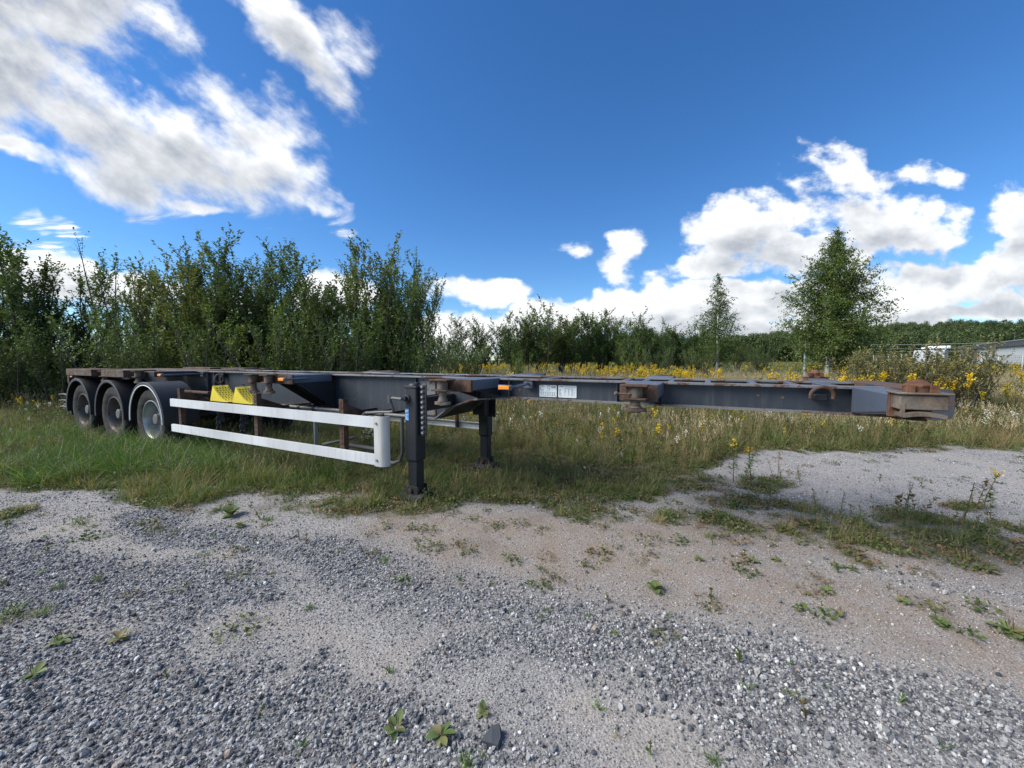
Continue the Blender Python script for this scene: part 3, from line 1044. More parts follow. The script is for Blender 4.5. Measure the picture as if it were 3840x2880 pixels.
def curve(p, d, L, up, n=5, wob=.05):
    """path from p along d, bending towards +z by up (negative = droops)"""
    pts = [np.asarray(p, float)]; d = np.asarray(d, float)
    for i in range(n):
        d = d + np.array([0, 0, up / n]) + rng.normal(0, wob, 3)
        d = d / np.linalg.norm(d)
        pts.append(pts[-1] + d * L / n)
    return np.array(pts)


def grow(h, nst, spread, leafL, leafW, mleaf, mbark, bare=.08, branch_step=.17, shoot_step=.16, leaf_step=.042, up=.75, shootL=.42, conic=.5, reach=.2, lean=.22, droop=None, lead=3):
    """multi-stemmed small tree: (trunk mesh, crown mesh)"""
    tb, lb = LB(), LB()
    for si in range(nst):
        p0 = disc(1, spread)[0]
        out = unit(np.array([p0[0], p0[1], 0]) + rng.normal(0, .05, 3) * [1, 1, 0])
        H = h * (1.0 if si == 0 else rng.uniform(.62, .98))
        d0 = unit(np.array([0, 0, 1.0]) + out * rng.uniform(.3, 1.0) * lean * (0.3 if si == 0 else 1))
        stem = curve(p0 - [0, 0, .1], d0, H / max(.8, d0[2]), .15, 9, .035)
        r0 = .009 * H + .008
        tb.stem(stem, r0, .006, 0, 6, rng.uniform(0, 1))
        nb = int(H * (1 - bare) / branch_step)
        for b in range(nb):
            f = bare + (1 - bare) * (b + rng.uniform(0, 1)) / nb
            if f > .97: continue
            p = interp_path(stem, np.array([f]))[0]
            a = rng.uniform(0, 6.283)
            incl = rng.uniform(.55, 1.0) * (1.05 - .45 * f)
            d = np.array([math.sin(incl) * math.cos(a), math.sin(incl) * math.sin(a), math.cos(incl)])
            Lb = h * reach * (1 - conic * f) * rng.uniform(.55, 1.15)
            br = curve(p, d, Lb, up, 5, .07)
            tb.stem(br, .25 * r0 * (1.1 - f) + .004, .003, 0, 4, rng.uniform(0, 1))
            ns = max(2, int(Lb / shoot_step))
            for s in range(ns):
                g = .18 + .82 * (s + rng.uniform(0, 1)) / ns
                q = interp_path(br, np.array([min(g, 1)]))[0]
                dd = unit(unit(br[-1] - br[-2]) * .8 + rng.normal(0, .55, 3) + [0, 0, .45 if droop is None else -droop])
                Ls = shootL * rng.uniform(.5, 1.2)
                sh = curve(q, dd, Ls, .5 if droop is None else -droop * 1.3, 3, .06)
                k = max(3, int(Ls / leaf_step))
                ss = (np.arange(k) + rng.uniform(0, 1, k)) / k
                base = interp_path(sh, ss)
                ax = unit(sh[-1] - sh[0])
                ld = unit(ax * rng.uniform(.25, .9, k)[:, None] + rng.normal(0, .62, (k, 3)))
                tt = np.clip(rng.uniform(0, .6) + rng.uniform(0, .4, k), 0, 1)
                lb.leaves(base, ld, leafL * rng.uniform(.6, 1.2, k), leafW * rng.uniform(.7, 1.2, k), 0, tt)
        # leader shoots at the top, with dense leaves, standing up like feathers
        for s in range(lead):
            q = interp_path(stem, np.array([rng.uniform(.86, 1)]))[0]
            sh = curve(q, unit(np.array([*rng.normal(0, .16, 2), 1])), h * rng.uniform(.07, .13), .3, 3, .03)
            k = int(h * .1 / leaf_step * 1.6)
            base = interp_path(sh, rng.uniform(0, 1, k))
            lb.leaves(base, unit(np.array([0, 0, .75]) + rng.normal(0, .5, (k, 3))), leafL * rng.uniform(.6, 1.1, k), leafW * rng.uniform(.7, 1.1, k), 0)
    return tb.mesh('trunk', [mbark], True), lb.mesh('crown', [mleaf])


def plant_tree(name, label, cat, kind, loc, s, rz, group=None, sz=None):
    # sz: upright scale where the crown is wider than the pattern
    t, c = kind
    e = empty(name, loc, (0, 0, rz))
    e.scale = (s, s, sz or s)
    link('trunk', t, e)
    link('crown', c, e)
    return tag(e, label, cat, group)


def birch(h, prof, nbr, leaf, twig_dens, mleaf=M_BIRCHL, wind=.0, lean=0.0):
    """single white trunk, branches bending over into hanging twigs; prof: height fraction -> half width (m)"""
    tb, lb = LB(), LB()
    z = np.linspace(0, 1, 14)
    stem = np.stack([lean * h * z ** 2 + np.cumsum(rng.normal(0, .025, 14)), np.cumsum(rng.normal(0, .025, 14)), h * z - .1 * (1 - z)], -1)
    tb.stem(stem, .016 * h, .008, 0, 10, .5)
    for b in range(nbr):
        f = prof[0][0] + (1 - prof[0][0]) * ((b + rng.uniform(0, 1)) / nbr) ** .92
        if f > .985: continue
        p = interp_path(stem, np.array([f]))[0]
        Rw = np.interp(f, [q[0] for q in prof], [q[1] for q in prof]) * rng.uniform(.55, 1.1)
        a = rng.uniform(0, 6.283)
        incl = 1.12 - .55 * f + rng.normal(0, .22)
        d = np.array([math.sin(incl) * math.cos(a), math.sin(incl) * math.sin(a), math.cos(incl)])
        Lb = Rw / max(.66, math.sin(incl)) * .95
        br = curve(p, d, Lb, -.2 - .5 * (1 - f), 6, .15)
        tb.stem(br, .006 + .007 * Lb, .003, 1, 4, .5)
        nt = max(3, int(Lb * twig_dens))
        for s in range(nt):
            g = .10 + .9 * (s + rng.uniform(0, 1)) / nt
            q = interp_path(br, np.array([min(g, 1)]))[0]
            dd = unit(unit(br[-1] - br[0]) * .5 + rng.normal(0, .75, 3) + [wind, 0, .10])
            Ls = rng.uniform(.3, .9) * (.3 + .7 * min(1, Lb / 1.6))
            sh = curve(q, dd, Ls, -1.0, 4, .09)
            k = int(Ls / (leaf * .42))
            base = interp_path(sh, rng.uniform(0, 1, k)) + rng.normal(0, .03, (k, 3))
            tt = np.clip(rng.uniform(0, .6) + rng.uniform(0, .4, k), 0, 1)
            lb.leaves(base, unit(rng.normal(0, .7, (k, 3)) + [wind, 0, -.35]), leaf * rng.uniform(.7, 1.2, k), leaf * .72 * rng.uniform(.7, 1.2, k), 0, tt)
    return tb.mesh('trunk', [M_BBARK, M_BARK], True), lb.mesh('crown', [mleaf])


def ground_at(px, Y):
    p = at(px, 1400, Y)
    return p[0], Y, float(gz(p[0], Y))


def trees():
    kw = dict(branch_step=.19, shoot_step=.13, leaf_step=.036, reach=.30, conic=.62, up=.65, shootL=.46)
    W = [grow(6.0, 5, .40, .12, .056, M_WILLOW, M_BARK, lean=.30, **kw), grow(6.0, 6, .5, .12, .054, M_WILLOW, M_BARK, lean=.40, **kw),
         grow(6.0, 4, .35, .115, .058, M_WILLOW2, M_BARK, lean=.36, **kw), grow(6.0, 6, .55, .12, .054, M_WILLOW, M_BARK, lean=.45, **kw)]
    print('leaves', [len(k[1].polygons) for k in W])
    RB = [grow(6.0, 5, .5, .14, .075, (M_WILLOW, M_WILLOW2)[i % 2], M_BARK, .12, .22, .15, .05, .35, .45, .18, .30, .42, lead=1) for i in range(3)]
    SP = grow(6.0, 2, .15, .06, .045, M_WILLOW, M_BARK, .12, .22, .2, .06, .5, .35, .7, .17)
    YB = grow(3.0, 8, .35, .09, .045, M_WILLOWY, M_BARK, .05, .15, .13, .04, .8, .34, .4, .26, .4)
    BU = grow(3.0, 20, .65, .10, .050, M_WILLOW, M_BARK, .04, .15, .14, .045, .8, .34, .3, .26, .6)
    RW = [grow(6.0, 6, .5, .125, .058, (M_WILLOW, M_WILLOW2)[i], M_BARK, .08, .19, .13, .038, .45, .46, .35, .30, .42, lead=1) for i in range(2)]
    rows = [  # x, y of the top in the photograph, distance, kind, label
        (-330, 930, 13.0, W[1], 'willow tree mostly beyond the left frame edge'),
        (-120, 880, 12.5, W[0], 'dark willow tree cut by the left frame edge'),
        (45, 915, 12.6, W[2], 'dark willow with few shoots at the far left of the thicket'),
        (175, 845, 13.0, W[0], 'second dark willow from the left, with tall feathery shoots'),
        (310, 1000, 14.0, W[3], 'dark willow right of the tall feathery one at left'),
        (575, 1000, 14.0, RW[0], 'willow right of the thin sapling in the thicket'),
        (685, 945, 13.4, RW[1], 'dense green willow above the front wheel'),
        (775, 882, 14.0, W[0], 'tallest dense willow in the middle of the left thicket'),
        (870, 915, 14.4, RW[0], 'dense willow behind the yellow wheel chocks'),
        (975, 930, 14.8, RW[1], 'dense willow behind the pair of middle twist locks'),
        (1075, 965, 14.0, RW[0], 'willow sloping down at the right end of the dense thicket'),
        (1190, 1090, 15.0, W[2], 'low sparse willow in the gap where cloud shows through'),
        (1300, 1000, 14.0, RW[0], 'left half of the bushy willow group near the landing legs'),
        (1385, 873, 13.6, W[1], 'tallest willow of the group above the near landing leg'),
        (1420, 915, 14.2, RW[1], 'dense willow between the tallest and the spreading willow near the landing leg'),
        (1470, 925, 13.9, W[3], 'spreading willow with spiky tips above the near landing leg'),
        (1520, 1040, 14.6, RW[1], 'rightmost willow of the thicket, open on its right side'),
    ]
    for i, (x, y, D, k, lab) in enumerate(rows):
        gx, gy, g0 = ground_at(x, D)
        s = (at(x, y, D)[2] - g0) / 6.75
        plant_tree('willow_tree', lab, 'tree', k, (gx, gy, g0), s * (1.3 if x < 1450 else 1.0), i * 2.3, 'willows of the thicket behind the trailer', s)
    gx, gy, g0 = ground_at(435, 15)
    plant_tree('birch_sapling', 'thin open birch sapling rising above the left thicket', 'tree', SP, (gx, gy, g0), (at(435, 872, 15)[2] - g0) / 6.3, .4)
    # second row that closes the thicket
    back = [(-250, 1190, 18, 0), (90, 1230, 17, 1), (420, 1110, 17.5, 3), (640, 1030, 18, 1), (860, 1000, 18, 2), (1020, 1040, 18.5, 3), (1300, 1140, 18, 1), (1500, 1080, 18, 0), (730, 1060, 16.4, 2), (950, 1060, 17, 0)]
    where = ['beyond the left frame edge', 'behind the leftmost dark willows', 'behind the thin birch sapling', 'left of the tallest dense willow', 'right of the tallest dense willow', 'above the middle twist locks', 'left of the bushy group by the landing legs', 'behind the willow above the near landing leg', 'below the tallest dense willow', 'behind the yellow-green young willow']
    for i, (x, y, D, k) in enumerate(back):
        gx, gy, g0 = ground_at(x, D)
        s = (at(x, y, D)[2] - g0) / 6.25
        plant_tree('willow_tree', 'second-row willow filling the gap ' + where[i], 'tree', W[k], (gx, gy, g0), s * 1.35, 1 + i * 1.7, 'second row of willows', s)
    low = [(60, 1190, 12.0, BU, 'low dark bush at the left end of the thicket'), (250, 1220, 12.2, BU, 'low dark bush left of the rear wheels'), (480, 1170, 12.0, BU, 'olive bush above the rear mudguards'),
           (640, 1200, 11.8, BU, 'low bush behind the first twist lock'), (800, 1150, 12.0, YB, 'yellow-green bush above the wheel chocks'), (1000, 1120, 11.8, YB, 'bright yellow-green young willow in the middle of the thicket'),
           (1150, 1200, 12.2, BU, 'low bush right of the yellow-green young willow'), (1300, 1180, 12.4, BU, 'low bush under the sparse gap in the thicket'), (1450, 1180, 12.5, BU, 'dark low bush above the near landing leg'), (1590, 1240, 13.0, BU, 'low dark bush at the right end of the thicket')]
    for i, (x, y, D, k, lab) in enumerate(low):
        gx, gy, g0 = ground_at(x, D)
        plant_tree('bush', lab, 'bush', k, (gx, gy, g0), (at(x, y, D)[2] - g0) / 3.2, i * 1.3, 'low bushes along the thicket')
    # copse in the middle distance
    cop = [(1640, 1265, 36, 0), (1705, 1255, 38, 2), (1790, 1195, 40, 1), (1850, 1230, 41, 3), (1935, 1172, 42, 0), (2035, 1160, 43, 2), (2105, 1195, 44, 1), (2165, 1190, 43, 3), (2225, 1183, 44, 0), (2295, 1168, 42, 1), (2360, 1190, 43, 2),
           (2425, 1250, 44, 3), (2490, 1275, 46, 1), (2545, 1235, 45, 0), (2610, 1205, 44, 2), (2660, 1240, 46, 3), (2760, 1290, 50, 1), (2830, 1300, 52, 2), (2000, 1215, 46, 3), (2260, 1210, 47, 1), (2130, 1215, 48, 0)]
    words = ['low tree at the left end of the middle copse', 'second tree from the left in the middle copse', 'round-topped tree left of the middle copse', 'tree filling the dip left of the copse', 'pointed tree at the left of the dense copse', 'tallest tree left of centre in the copse',
             'flat-topped tree left of the copse centre', 'dense tree in the centre of the copse', 'dense tree right of the copse centre', 'pale spiky willow standing highest at the right of the copse', 'tree at the right shoulder of the copse', 'low tree where the copse drops off at right',
             'small tree in the gap right of the copse', 'dark tree left of the slim birch', 'dark round tree behind the slim birch', 'low tree right of the slim birch', 'small tree between the two birches', 'low tree left of the big birch', 'tree behind the left half of the copse', 'tree behind the right half of the copse', 'tree behind the copse centre']
    for i, ((x, y, D, k), lab) in enumerate(zip(cop, words)):
        gx, gy, g0 = ground_at(x, D)
        s = (at(x, y, D)[2] - g0) / 6.2
        plant_tree('copse_tree', lab, 'tree', W[k] if i in (4, 9, 13) else RB[k % 3], (gx, gy, g0), s * 1.75, i * 1.9, 'trees of the copse', s)
    for i, (x, y, D, k, lab) in enumerate([(1735, 1270, 25, BU, 'round green willow bush left of the copse'), (1945, 1312, 23, YB, 'pale green round bush in front of the copse'), (2370, 1262, 34, YB, 'pale willow bush in front of the copse at right'), (2470, 1300, 36, BU, 'green bush right of the pale willow bush'), (2620, 1300, 37, BU, 'dark bush at the foot of the slim birch'), (2860, 1318, 44, BU, 'bush left of the big birch far back')]):
        gx, gy, g0 = ground_at(x, D)
        s = (at(x, y, D)[2] - g0) / 3.15
        plant_tree('bush', lab, 'bush', k, (gx, gy, g0), s * 1.25, i * .9, 'bushes before the copse', s)
    # birches
    bt = birch(9.2, [(.115, 2.2), (.19, 3.0), (.30, 3.05), (.45, 2.3), (.60, 1.55), (.75, .95), (.90, .45), (1.0, .12)], 270, .10, 10.5, wind=.10)
    gx, gy, g0 = ground_at(3105, 23.5)
    plant_tree('birch_tree', 'large birch with a white trunk standing alone in the field', 'tree', bt, (gx, gy, g0), (at(3105, 860, 23.5)[2] - g0) / 9.2, 0)
    bs = birch(9.5, [(.08, 1.5), (.2, 2.2), (.38, 1.9), (.55, 1.35), (.7, .9), (.88, .45), (1.0, .1)], 180, .12, 6.5, wind=.3, lean=.0)
    gx, gy, g0 = ground_at(2690, 38)
    plant_tree('birch_tree', 'slim open birch between the copse and the large birch', 'tree', bs, (gx, gy, g0), (at(2705, 1022, 38)[2] - g0) / 9.5, .3)
    # olive shrub by the front end of the trailer
    sh = grow(2.2, 80, 1.5, .10, .05, M_SHRUB, M_BARK, .05, .16, .12, .045, .45, .32, .2, .28, .45)
    gx, gy, g0 = ground_at(3430, 12.0)
    e = plant_tree('shrub', 'wide olive-green shrub behind the front end of the trailer', 'shrub', sh, (gx, gy, g0), .86, 0)
    gx, gy, g0 = ground_at(3800, 14)
    plant_tree('shrub', 'lower olive shrub at the right frame edge', 'shrub', sh, (gx, gy, g0), .33, 2)
    # distant forest
    fk = []
    for i in range(4):
        lb = LB()
        hh = rng.uniform(9, 13); k = 1500
        f = rng.uniform(.08, 1, k)
        rad = 3.0 * np.sqrt(np.clip(1 - np.abs(f - .45) / .56, .02, 1)) * (1 if i < 2 else .75)
        a = rng.uniform(0, 6.283, k)
        q = rng.uniform(.6, 1.05, k)
        b = np.stack([np.cos(a) * rad * q, np.sin(a) * rad * q, f * hh], -1)
        b += np.repeat(rng.normal(0, .65, (150, 3)), 10, 0)
        lb.leaves(b, unit(rng.normal(0, .8, (k, 3))), rng.uniform(.35, .8, k), rng.uniform(.3, .6, k), 0)
        kz = np.linspace(0, hh * .8, 4)
        lb.stem(np.stack([kz * 0, kz * 0, kz], -1), .16, .05, 1, 5)
        fk.append(lb.mesh('far_tree', [M_FARL, M_BARK]))
    n = 5200
    y = rng.uniform(125, 345, n); x = rng.uniform(-60, 470, n)
    keep = (x < 1.55 * y + 15) & (x > .12 * y - 20) & (rng.uniform(0, 1, n) < .75)
    keep &= ~((x > 55) & (x < 140) & (y < 150))
    x, y = x[keep], y[keep]
    scatter('hill_forest', 'dark green forest covering the far hillside at right', 'forest', fk, pts3(x, y), rand_rot(len(x), tilt=.03), sc3(rng.uniform(.5, .95, len(x))), rng.integers(0, 4, len(x)))


trees()

# ------------------------------------------------------------------ the trailer
U0, V0 = 5.0, 1.15
WID = 2.30
base2 = VX * (PERP + V0) + UX * U0
trailer = empty('container_trailer', (base2[0], base2[1], 0), (0, 0, -HEAD))
tag(trailer, 'long slate-grey skeletal container trailer parked on its landing legs', 'trailer')


def Q(u, v, z):
    return (-(u - U0), v - V0, z)


def qb(mb, u0, u1, v0, v1, z0, z1):
    a, b = Q(u0, v0, z0), Q(u1, v1, z1)
    return mb.box([min(a[i], b[i]) for i in range(3)], [max(a[i], b[i]) for i in range(3)])


def uz_prism(mb, poly, v0, v1):       # polygon in (u, z), extruded across
    return mb.prism([(-(u - U0), z) for u, z in poly], 1, v0 - V0, v1 - V0)


def vz_prism(mb, poly, u0, u1):       # polygon in (v, z), extruded lengthwise
    return mb.prism([(v - V0, z) for v, z in poly], 0, -(u0 - U0), -(u1 - U0))


def sd(v, s):                         # near side s=0, far side s=1
    if s == 0: return v
    return 2.5 - v if v >= .78 else 1.72 + (.78 - v) / .78 * (WID - 1.72)


DECK = 1.30
BOT = [(-1.22, 1.083), (1.9, 1.083), (2.4, 1.035), (2.72, .925), (2.93, .775), (8.0, .775), (8.5, .86), (11.95, .95)]


def strip_along(mb, line, v0, v1, th):
    """plate following a (u,z) polyline, thickness th upward"""
    n = len(line)
    vs = []
    for u, z in line:
        vs += [Q(u, v0, z), Q(u, v1, z), Q(u, v1, z + th), Q(u, v0, z + th)]
    fs = [(0, 1, 2, 3), tuple(4 * (n - 1) + k for k in (3, 2, 1, 0))]
    for i in range(n - 1):
        b = 4 * i
        for k in range(4):
            fs.append((b + k, b + (k + 1) % 4, b + 4 + (k + 1) % 4, b + 4 + k))
    mb.add(vs, fs)


for s in (0, 1):
    m = MB()
    poly = [(u, z + .012) for u, z in BOT] + [(11.95, DECK - .018), (-1.22, DECK - .018)]
    uz_prism(m, poly, sd(.868, s), sd(.880, s))
    beam = m.build('main_beam', M_SLATE, trailer, smooth=20)
    m = MB()
    qb(m, -1.22, 12.0, sd(.80, s), sd(.945, s), DECK - .02, DECK)
    m.build('top_flange', M_SLATE_R, beam, bevel=.004)
    m = MB()
    strip_along(m, BOT, sd(.80, s), sd(.945, s), .016)
    m.build('bottom_flange', M_SLATE_R, beam, smooth=20)
    for u, w in ((1.91, .012), (4.88, .012), (3.22, .008), (7.62, .015), (7.82, .015), (8.05, .015), (2.32, .012), (.75, .006)):
        zb = np.interp(u, [p[0] for p in BOT], [p[1] for p in BOT])
        m = MB(); qb(m, u, u + w, sd(.815, s), sd(.866, s), zb + .02, DECK - .022)
        m.build('stiffener_rib', M_SLATE, beam, smooth=0)
    # wider plates welded to the web by the landing leg
    m = MB(); qb(m, 2.95, 3.22, sd(.858, s), sd(.866, s), .82, DECK - .022); m.build('web_plate', M_SLATE_R if s == 0 else M_SLATE, beam, smooth=0)

for u in (-.98, -.72, -.42, -.05, .28, .52, .72, 1.55, 2.2, 2.95, 3.9, 4.75, 5.05, 6.2, 7.2, 8.3, 8.9, 9.9, 10.6, 11.5):
    m = MB(); w = .05 if -.9 < u < 1 else .09
    zt = DECK - .006
    qb(m, u, u + w, .95, 1.55, zt - .10, zt)
    m.build('cross_member', M_BLUE if u < 4 else M_SLATE_R, trailer, bevel=.006)

m = MB(); strip_along(m, [(u, z + .003) for u, z in BOT[1:5]], .948, 1.552, .012); m.build('knee_plate', M_DARK, trailer, smooth=20)
# rounded nose in front
m = MB()
def rrect(u0, u1, z0, z1, r):
    pts = []
    for cx, cz, a0 in ((u1 - .002, z1 - .002, None), (u0 + r, z1 - r, 90), (u0 + r, z0 + r * 1.3, 180), (u1 - .002, z0 + .002, None)):
        if a0 is None:
            pts.append((cx, cz))
        else:
            for k in range(6):
                a = R(a0 + 90 * k / 5)
                pts.append((cx + r * math.cos(a), cz + r * math.sin(a)))
    return pts
uz_prism(m, rrect(-1.48, -1.20, 1.085, DECK + .006, .045), .66, 1.84)
nose = m.build('nose_beam', worn_paint('nose_paint', (.055, .068, .09), .33, 3.0, .5, .2, dirtcol=(.12, .10, .09)), trailer, smooth=25)
m = MB(); qb(m, -1.36, -1.29, .648, .659, 1.20, 1.25); m.build('socket', M_BLACK, nose, smooth=0)


def wing_nut(mb, c, r, z0, z1, ang=0.0):
    pts = []
    for k in range(24):
        a = 2 * math.pi * k / 24
        rr = r * (.62 + .38 * abs(math.cos(a)) ** 2)
        pts.append((c[0] + rr * math.cos(a + ang), c[1] + rr * math.sin(a + ang) * .8))
    mb.prism(pts, 2, z0, z1)
    mb.lathe([(0.0, z0 - .008 - z0), (r * .5, z0 - .008 - z0), (r * .5, z1 + .02 - z0), (0, z1 + .02 - z0)], (c[0], c[1], z0), 2, 14)


def cyl(mb, c, r0, r1, z0, z1, seg=18):
    mb.lathe([(0, z0), (r0, z0), (r1, z1), (0, z1)], (c[0], c[1], 0), 2, seg)


def twist_lock(par, u, v, s, top=1.315, drop=.245, mats=(M_RUST, M_GREYRUST), w=.17):
    """folding twist lock: plate, bracket, barrel, neck and wing nut"""
    vv = sd(v, s)
    c = Q(u, vv, 0)
    m = MB()
    m.box((c[0] - w / 2, c[1] - .075, top - .016), (c[0] + w / 2, c[1] + .075, top))
    m.box((c[0] - w / 2 + .012, c[1] - .066, top - .115), (c[0] + w / 2 - .012, c[1] + .066, top - .10))
    e = .06 if s == 0 else -.06
    m.box((c[0] - w / 2 + .012, min(c[1] + e, c[1] + e * .75), top - .10), (c[0] + w / 2 - .012, max(c[1] + e, c[1] + e * .75), top - .016))
    h = m.build('twist_lock', mats[0], par, bevel=.004)
    m = MB()
    cyl(m, c, .052, .052, top - .097, top - .02)
    cyl(m, c, .038, .036, top - .155, top - .12)
    cyl(m, c, .050, .032, top - drop + .03, top - .155)
    m.build('lock_barrel', mats[1], h)
    m = MB()
    wing_nut(m, c, .085, top - drop, top - drop + .026, .3)
    m.build('wing_nut', mats[1], h)
    return h


def outrigger(s, u0, u1, vo, gus, zb=1.20):
    m = MB()
    qb(m, u0, u1, sd(vo, s), sd(.80, s), zb, 1.305)
    o = m.build('outrigger', M_BLUE, trailer, bevel=.008)
    m = MB(); qb(m, u0 - .008, u1 + .008, sd(vo - .035, s), sd(vo - .002, s), zb - .012, 1.309)
    m.build('end_plate', M_RUST, o, bevel=.004)
    for g, vi, zl in gus:
        m = MB(); vz_prism(m, [(sd(vi, s), zb - .002), (sd(.866, s), zb - .002), (sd(.866, s), zl)], g, g + .012)
        m.build('gusset', M_DARK, o, smooth=0)
    return o


for s in (0, 1):
    o = outrigger(s, 4.72, 5.14, .24, ((4.73, .26, .80), (4.92, .34, .80), (5.11, .26, .80)))
    twist_lock(o, 5.37, .10, s); twist_lock(o, 5.03, .10, s)
    m = MB(); qb(m, 5.14, 5.46, sd(.17, s), sd(.26, s), 1.21, 1.30); m.build('lock_carrier', M_RUST, o, bevel=.005)
    o = outrigger(s, 2.02, 2.36, .24, ((2.04, .30, 1.10), (2.33, .34, 1.06)))
    twist_lock(o, 2.27, .10, s, w=.21)
    o = outrigger(s, .33, .60, .24, ((.36, .3, 1.10),), 1.19)
    twist_lock(o, .47, .10, s, w=.19, drop=.205)
    m = MB(); cb = Q(.60, sd(.04, s), 1.245); m.tube([Q(.5, sd(.05, s), 1.245), cb], .008, 8)
    m.lathe([(.018 * math.sin(a), -.018 * math.cos(a)) for a in np.linspace(0, math.pi, 8)], cb, 0, 12)
    m.build('locking_pin', M_GREYRUST, o)
    # bolster at the front with a raised dome lock
    m = MB(); vz_prism(m, [(sd(.11, s), 1.19), (sd(.11, s), 1.302), (sd(.80, s), DECK + .004), (sd(.80, s), 1.10)], -.985, -1.135)
    o = m.build('front_bolster', M_BLUE, trailer, bevel=.01)
    m = MB(); qb(m, -.965, -1.15, sd(.075, s), sd(.109, s), 1.17, 1.306); m.build('end_plate', M_RUSTBR, o, bevel=.004)
    c = Q(-1.06, sd(.02, s), 0)
    m = MB()
    qb(m, -.955, -1.185, sd(-.06, s), sd(.10, s), 1.309, 1.322)
    qb(m, -.97, -1.17, sd(-.045, s), sd(.073, s), 1.225, 1.307)
    m.build('lock_housing', M_GREYRUST, o, bevel=.006)
    m = MB()
    cyl(m, c, .058, .058, 1.323, 1.352, 20)
    m.lathe([(0, 1.350), (.064, 1.350), (.066, 1.360), (.028, 1.390), (.0, 1.393)], (c[0], c[1], 0), 2, 8)
    m.box((c[0] - .062, c[1] - .07, 1.323), (c[0] - .03, c[1] - .045, 1.362)); m.box((c[0] + .034, c[1] - .07, 1.323), (c[0] + .066, c[1] - .045, 1.362))
    m.build('dome_lock', M_RUSTBR, o, smooth=30)
    m = MB()
    n = 10
    up = [Q(-.985 - .17 * k / n, 0, 0)[0] for k in range(n + 1)]
    top = [1.205 + .012 * math.sin(math.pi * k / n) for k in range(n + 1)]
    pl = [(up[k], top[k]) for k in range(n + 1)] + [(up[k], top[k] - .022) for k in range(n, -1, -1)]
    a, b = sorted((sd(-.07, s) - V0, sd(.06, s) - V0))
    m.prism(pl, 1, a, b)
    m.box((c[0] - .082, min(c[1] - .068, c[1] - .05), 1.185), (c[0] - .066, max(c[1] - .068, c[1] - .05), 1.262))
    m.build('lock_lever', M_GREYRUST, o, smooth=30)
    m = MB(); cyl(m, c, .05, .035, 1.165, 1.184); m.build('lock_foot', M_RUST, o)

# rear bolsters, deck
for s in (0, 1):
    for u0, u1 in ((10.38, 11.64), (9.0, 9.92)):
        m = MB(); qb(m, u0, u1, sd(0, s), sd(.46, s), 1.195, 1.322)
        o = m.build('rear_bolster', M_WOODRUST, trailer, bevel=.008)
        m = MB(); qb(m, u0 - .006, u0 - .001, sd(.005, s), sd(.455, s), 1.20, 1.317); m.build('end_plate', M_RUST, o, smooth=0)
        m = MB(); qb(m, u0 + .1, u1 - .1, sd(.462, s), sd(.798, s), 1.20, 1.29); m.build('bracket', M_DARK, o, bevel=.005)
    o = [c for c in trailer.children if c.name.startswith('rear_bolster')][-1]
    twist_lock(o, 8.68, .09, s, 1.318, .21); twist_lock(o, 10.15, .12, s, 1.30, .20); twist_lock(o, 11.45, .12, s, 1.19, .06)
    m = MB(); qb(m, 8.35, 8.99, sd(.18, s), sd(.79, s), 1.21, 1.30); m.build('lock_carrier', M_DARK, o, bevel=.006)
for u0, u1 in ((8.4, 9.35), (9.38, 10.5), (10.53, 11.6)):
    m = MB(); qb(m, u0, u1, .955, 1.545, 1.288, 1.304); m.build('deck_plate', M_WOODRUST, trailer, bevel=.003)
m = MB(); qb(m, 11.86, 12.0, .1, 2.2, 1.02, 1.28); m.build('rear_crossbeam', M_RUST, trailer, bevel=.008)

# wheels, axles, mudguards
AX = (8.22, 9.66, 11.10)
RW, ZW = .525, .505


def wheel_meshes(rim_m):
    t = MB()
    prof = [(.322, .045), (.345, .030), (.40, .012), (.46, .010), (.495, .022), (.517, .05), (RW, .075)]
    for k in range(4):
        v = .11 + k * .06
        prof += [(RW, v - .006), (RW - .014, v), (RW - .014, v + .010), (RW, v + .016)]
    prof += [(RW, .33), (.517, .355), (.495, .38), (.46, .395), (.40, .392), (.345, .37), (.322, .36), (.322, .045)]
    t.lathe(prof, (0, 0, 0), 1, 64)
    r = MB()
    r.lathe([(.322, .10), (.330, .05), (.327, .036), (.315, .034), (.306, .045), (.292, .075), (.285, .15), (.275, .205), (.235, .215), (.20, .20), (.165, .195), (.13, .20), (.105, .20), (.105, .36)], (0, 0, 0), 1, 48)
    h = MB()
    h.lathe([(0, .075), (.075, .075), (.088, .085), (.092, .13), (.10, .135), (.104, .195)], (0, 0, 0), 1, 24)
    n = MB()
    for k in range(10):
        a = 2 * math.pi * k / 10
        n.lathe([(0, .160), (.014, .160), (.017, .195), (.017, .20)], (.148 * math.cos(a), 0, .148 * math.sin(a)), 1, 6)
    return t, r, h, n


def add_wheel(u, s, rim_m):
    e = empty('wheel', Q(u, sd(.03, s), ZW), (0, 0, math.pi if s else 0), trailer)
    t, r, h, n = wheel_meshes(rim_m)
    t.build('tyre', M_TYRE, e, smooth=40)
    r.build('rim', rim_m, e, smooth=40)
    h.build('hub', M_HUB, e)
    n.build('lug_nuts', M_HUB, e)
    return e


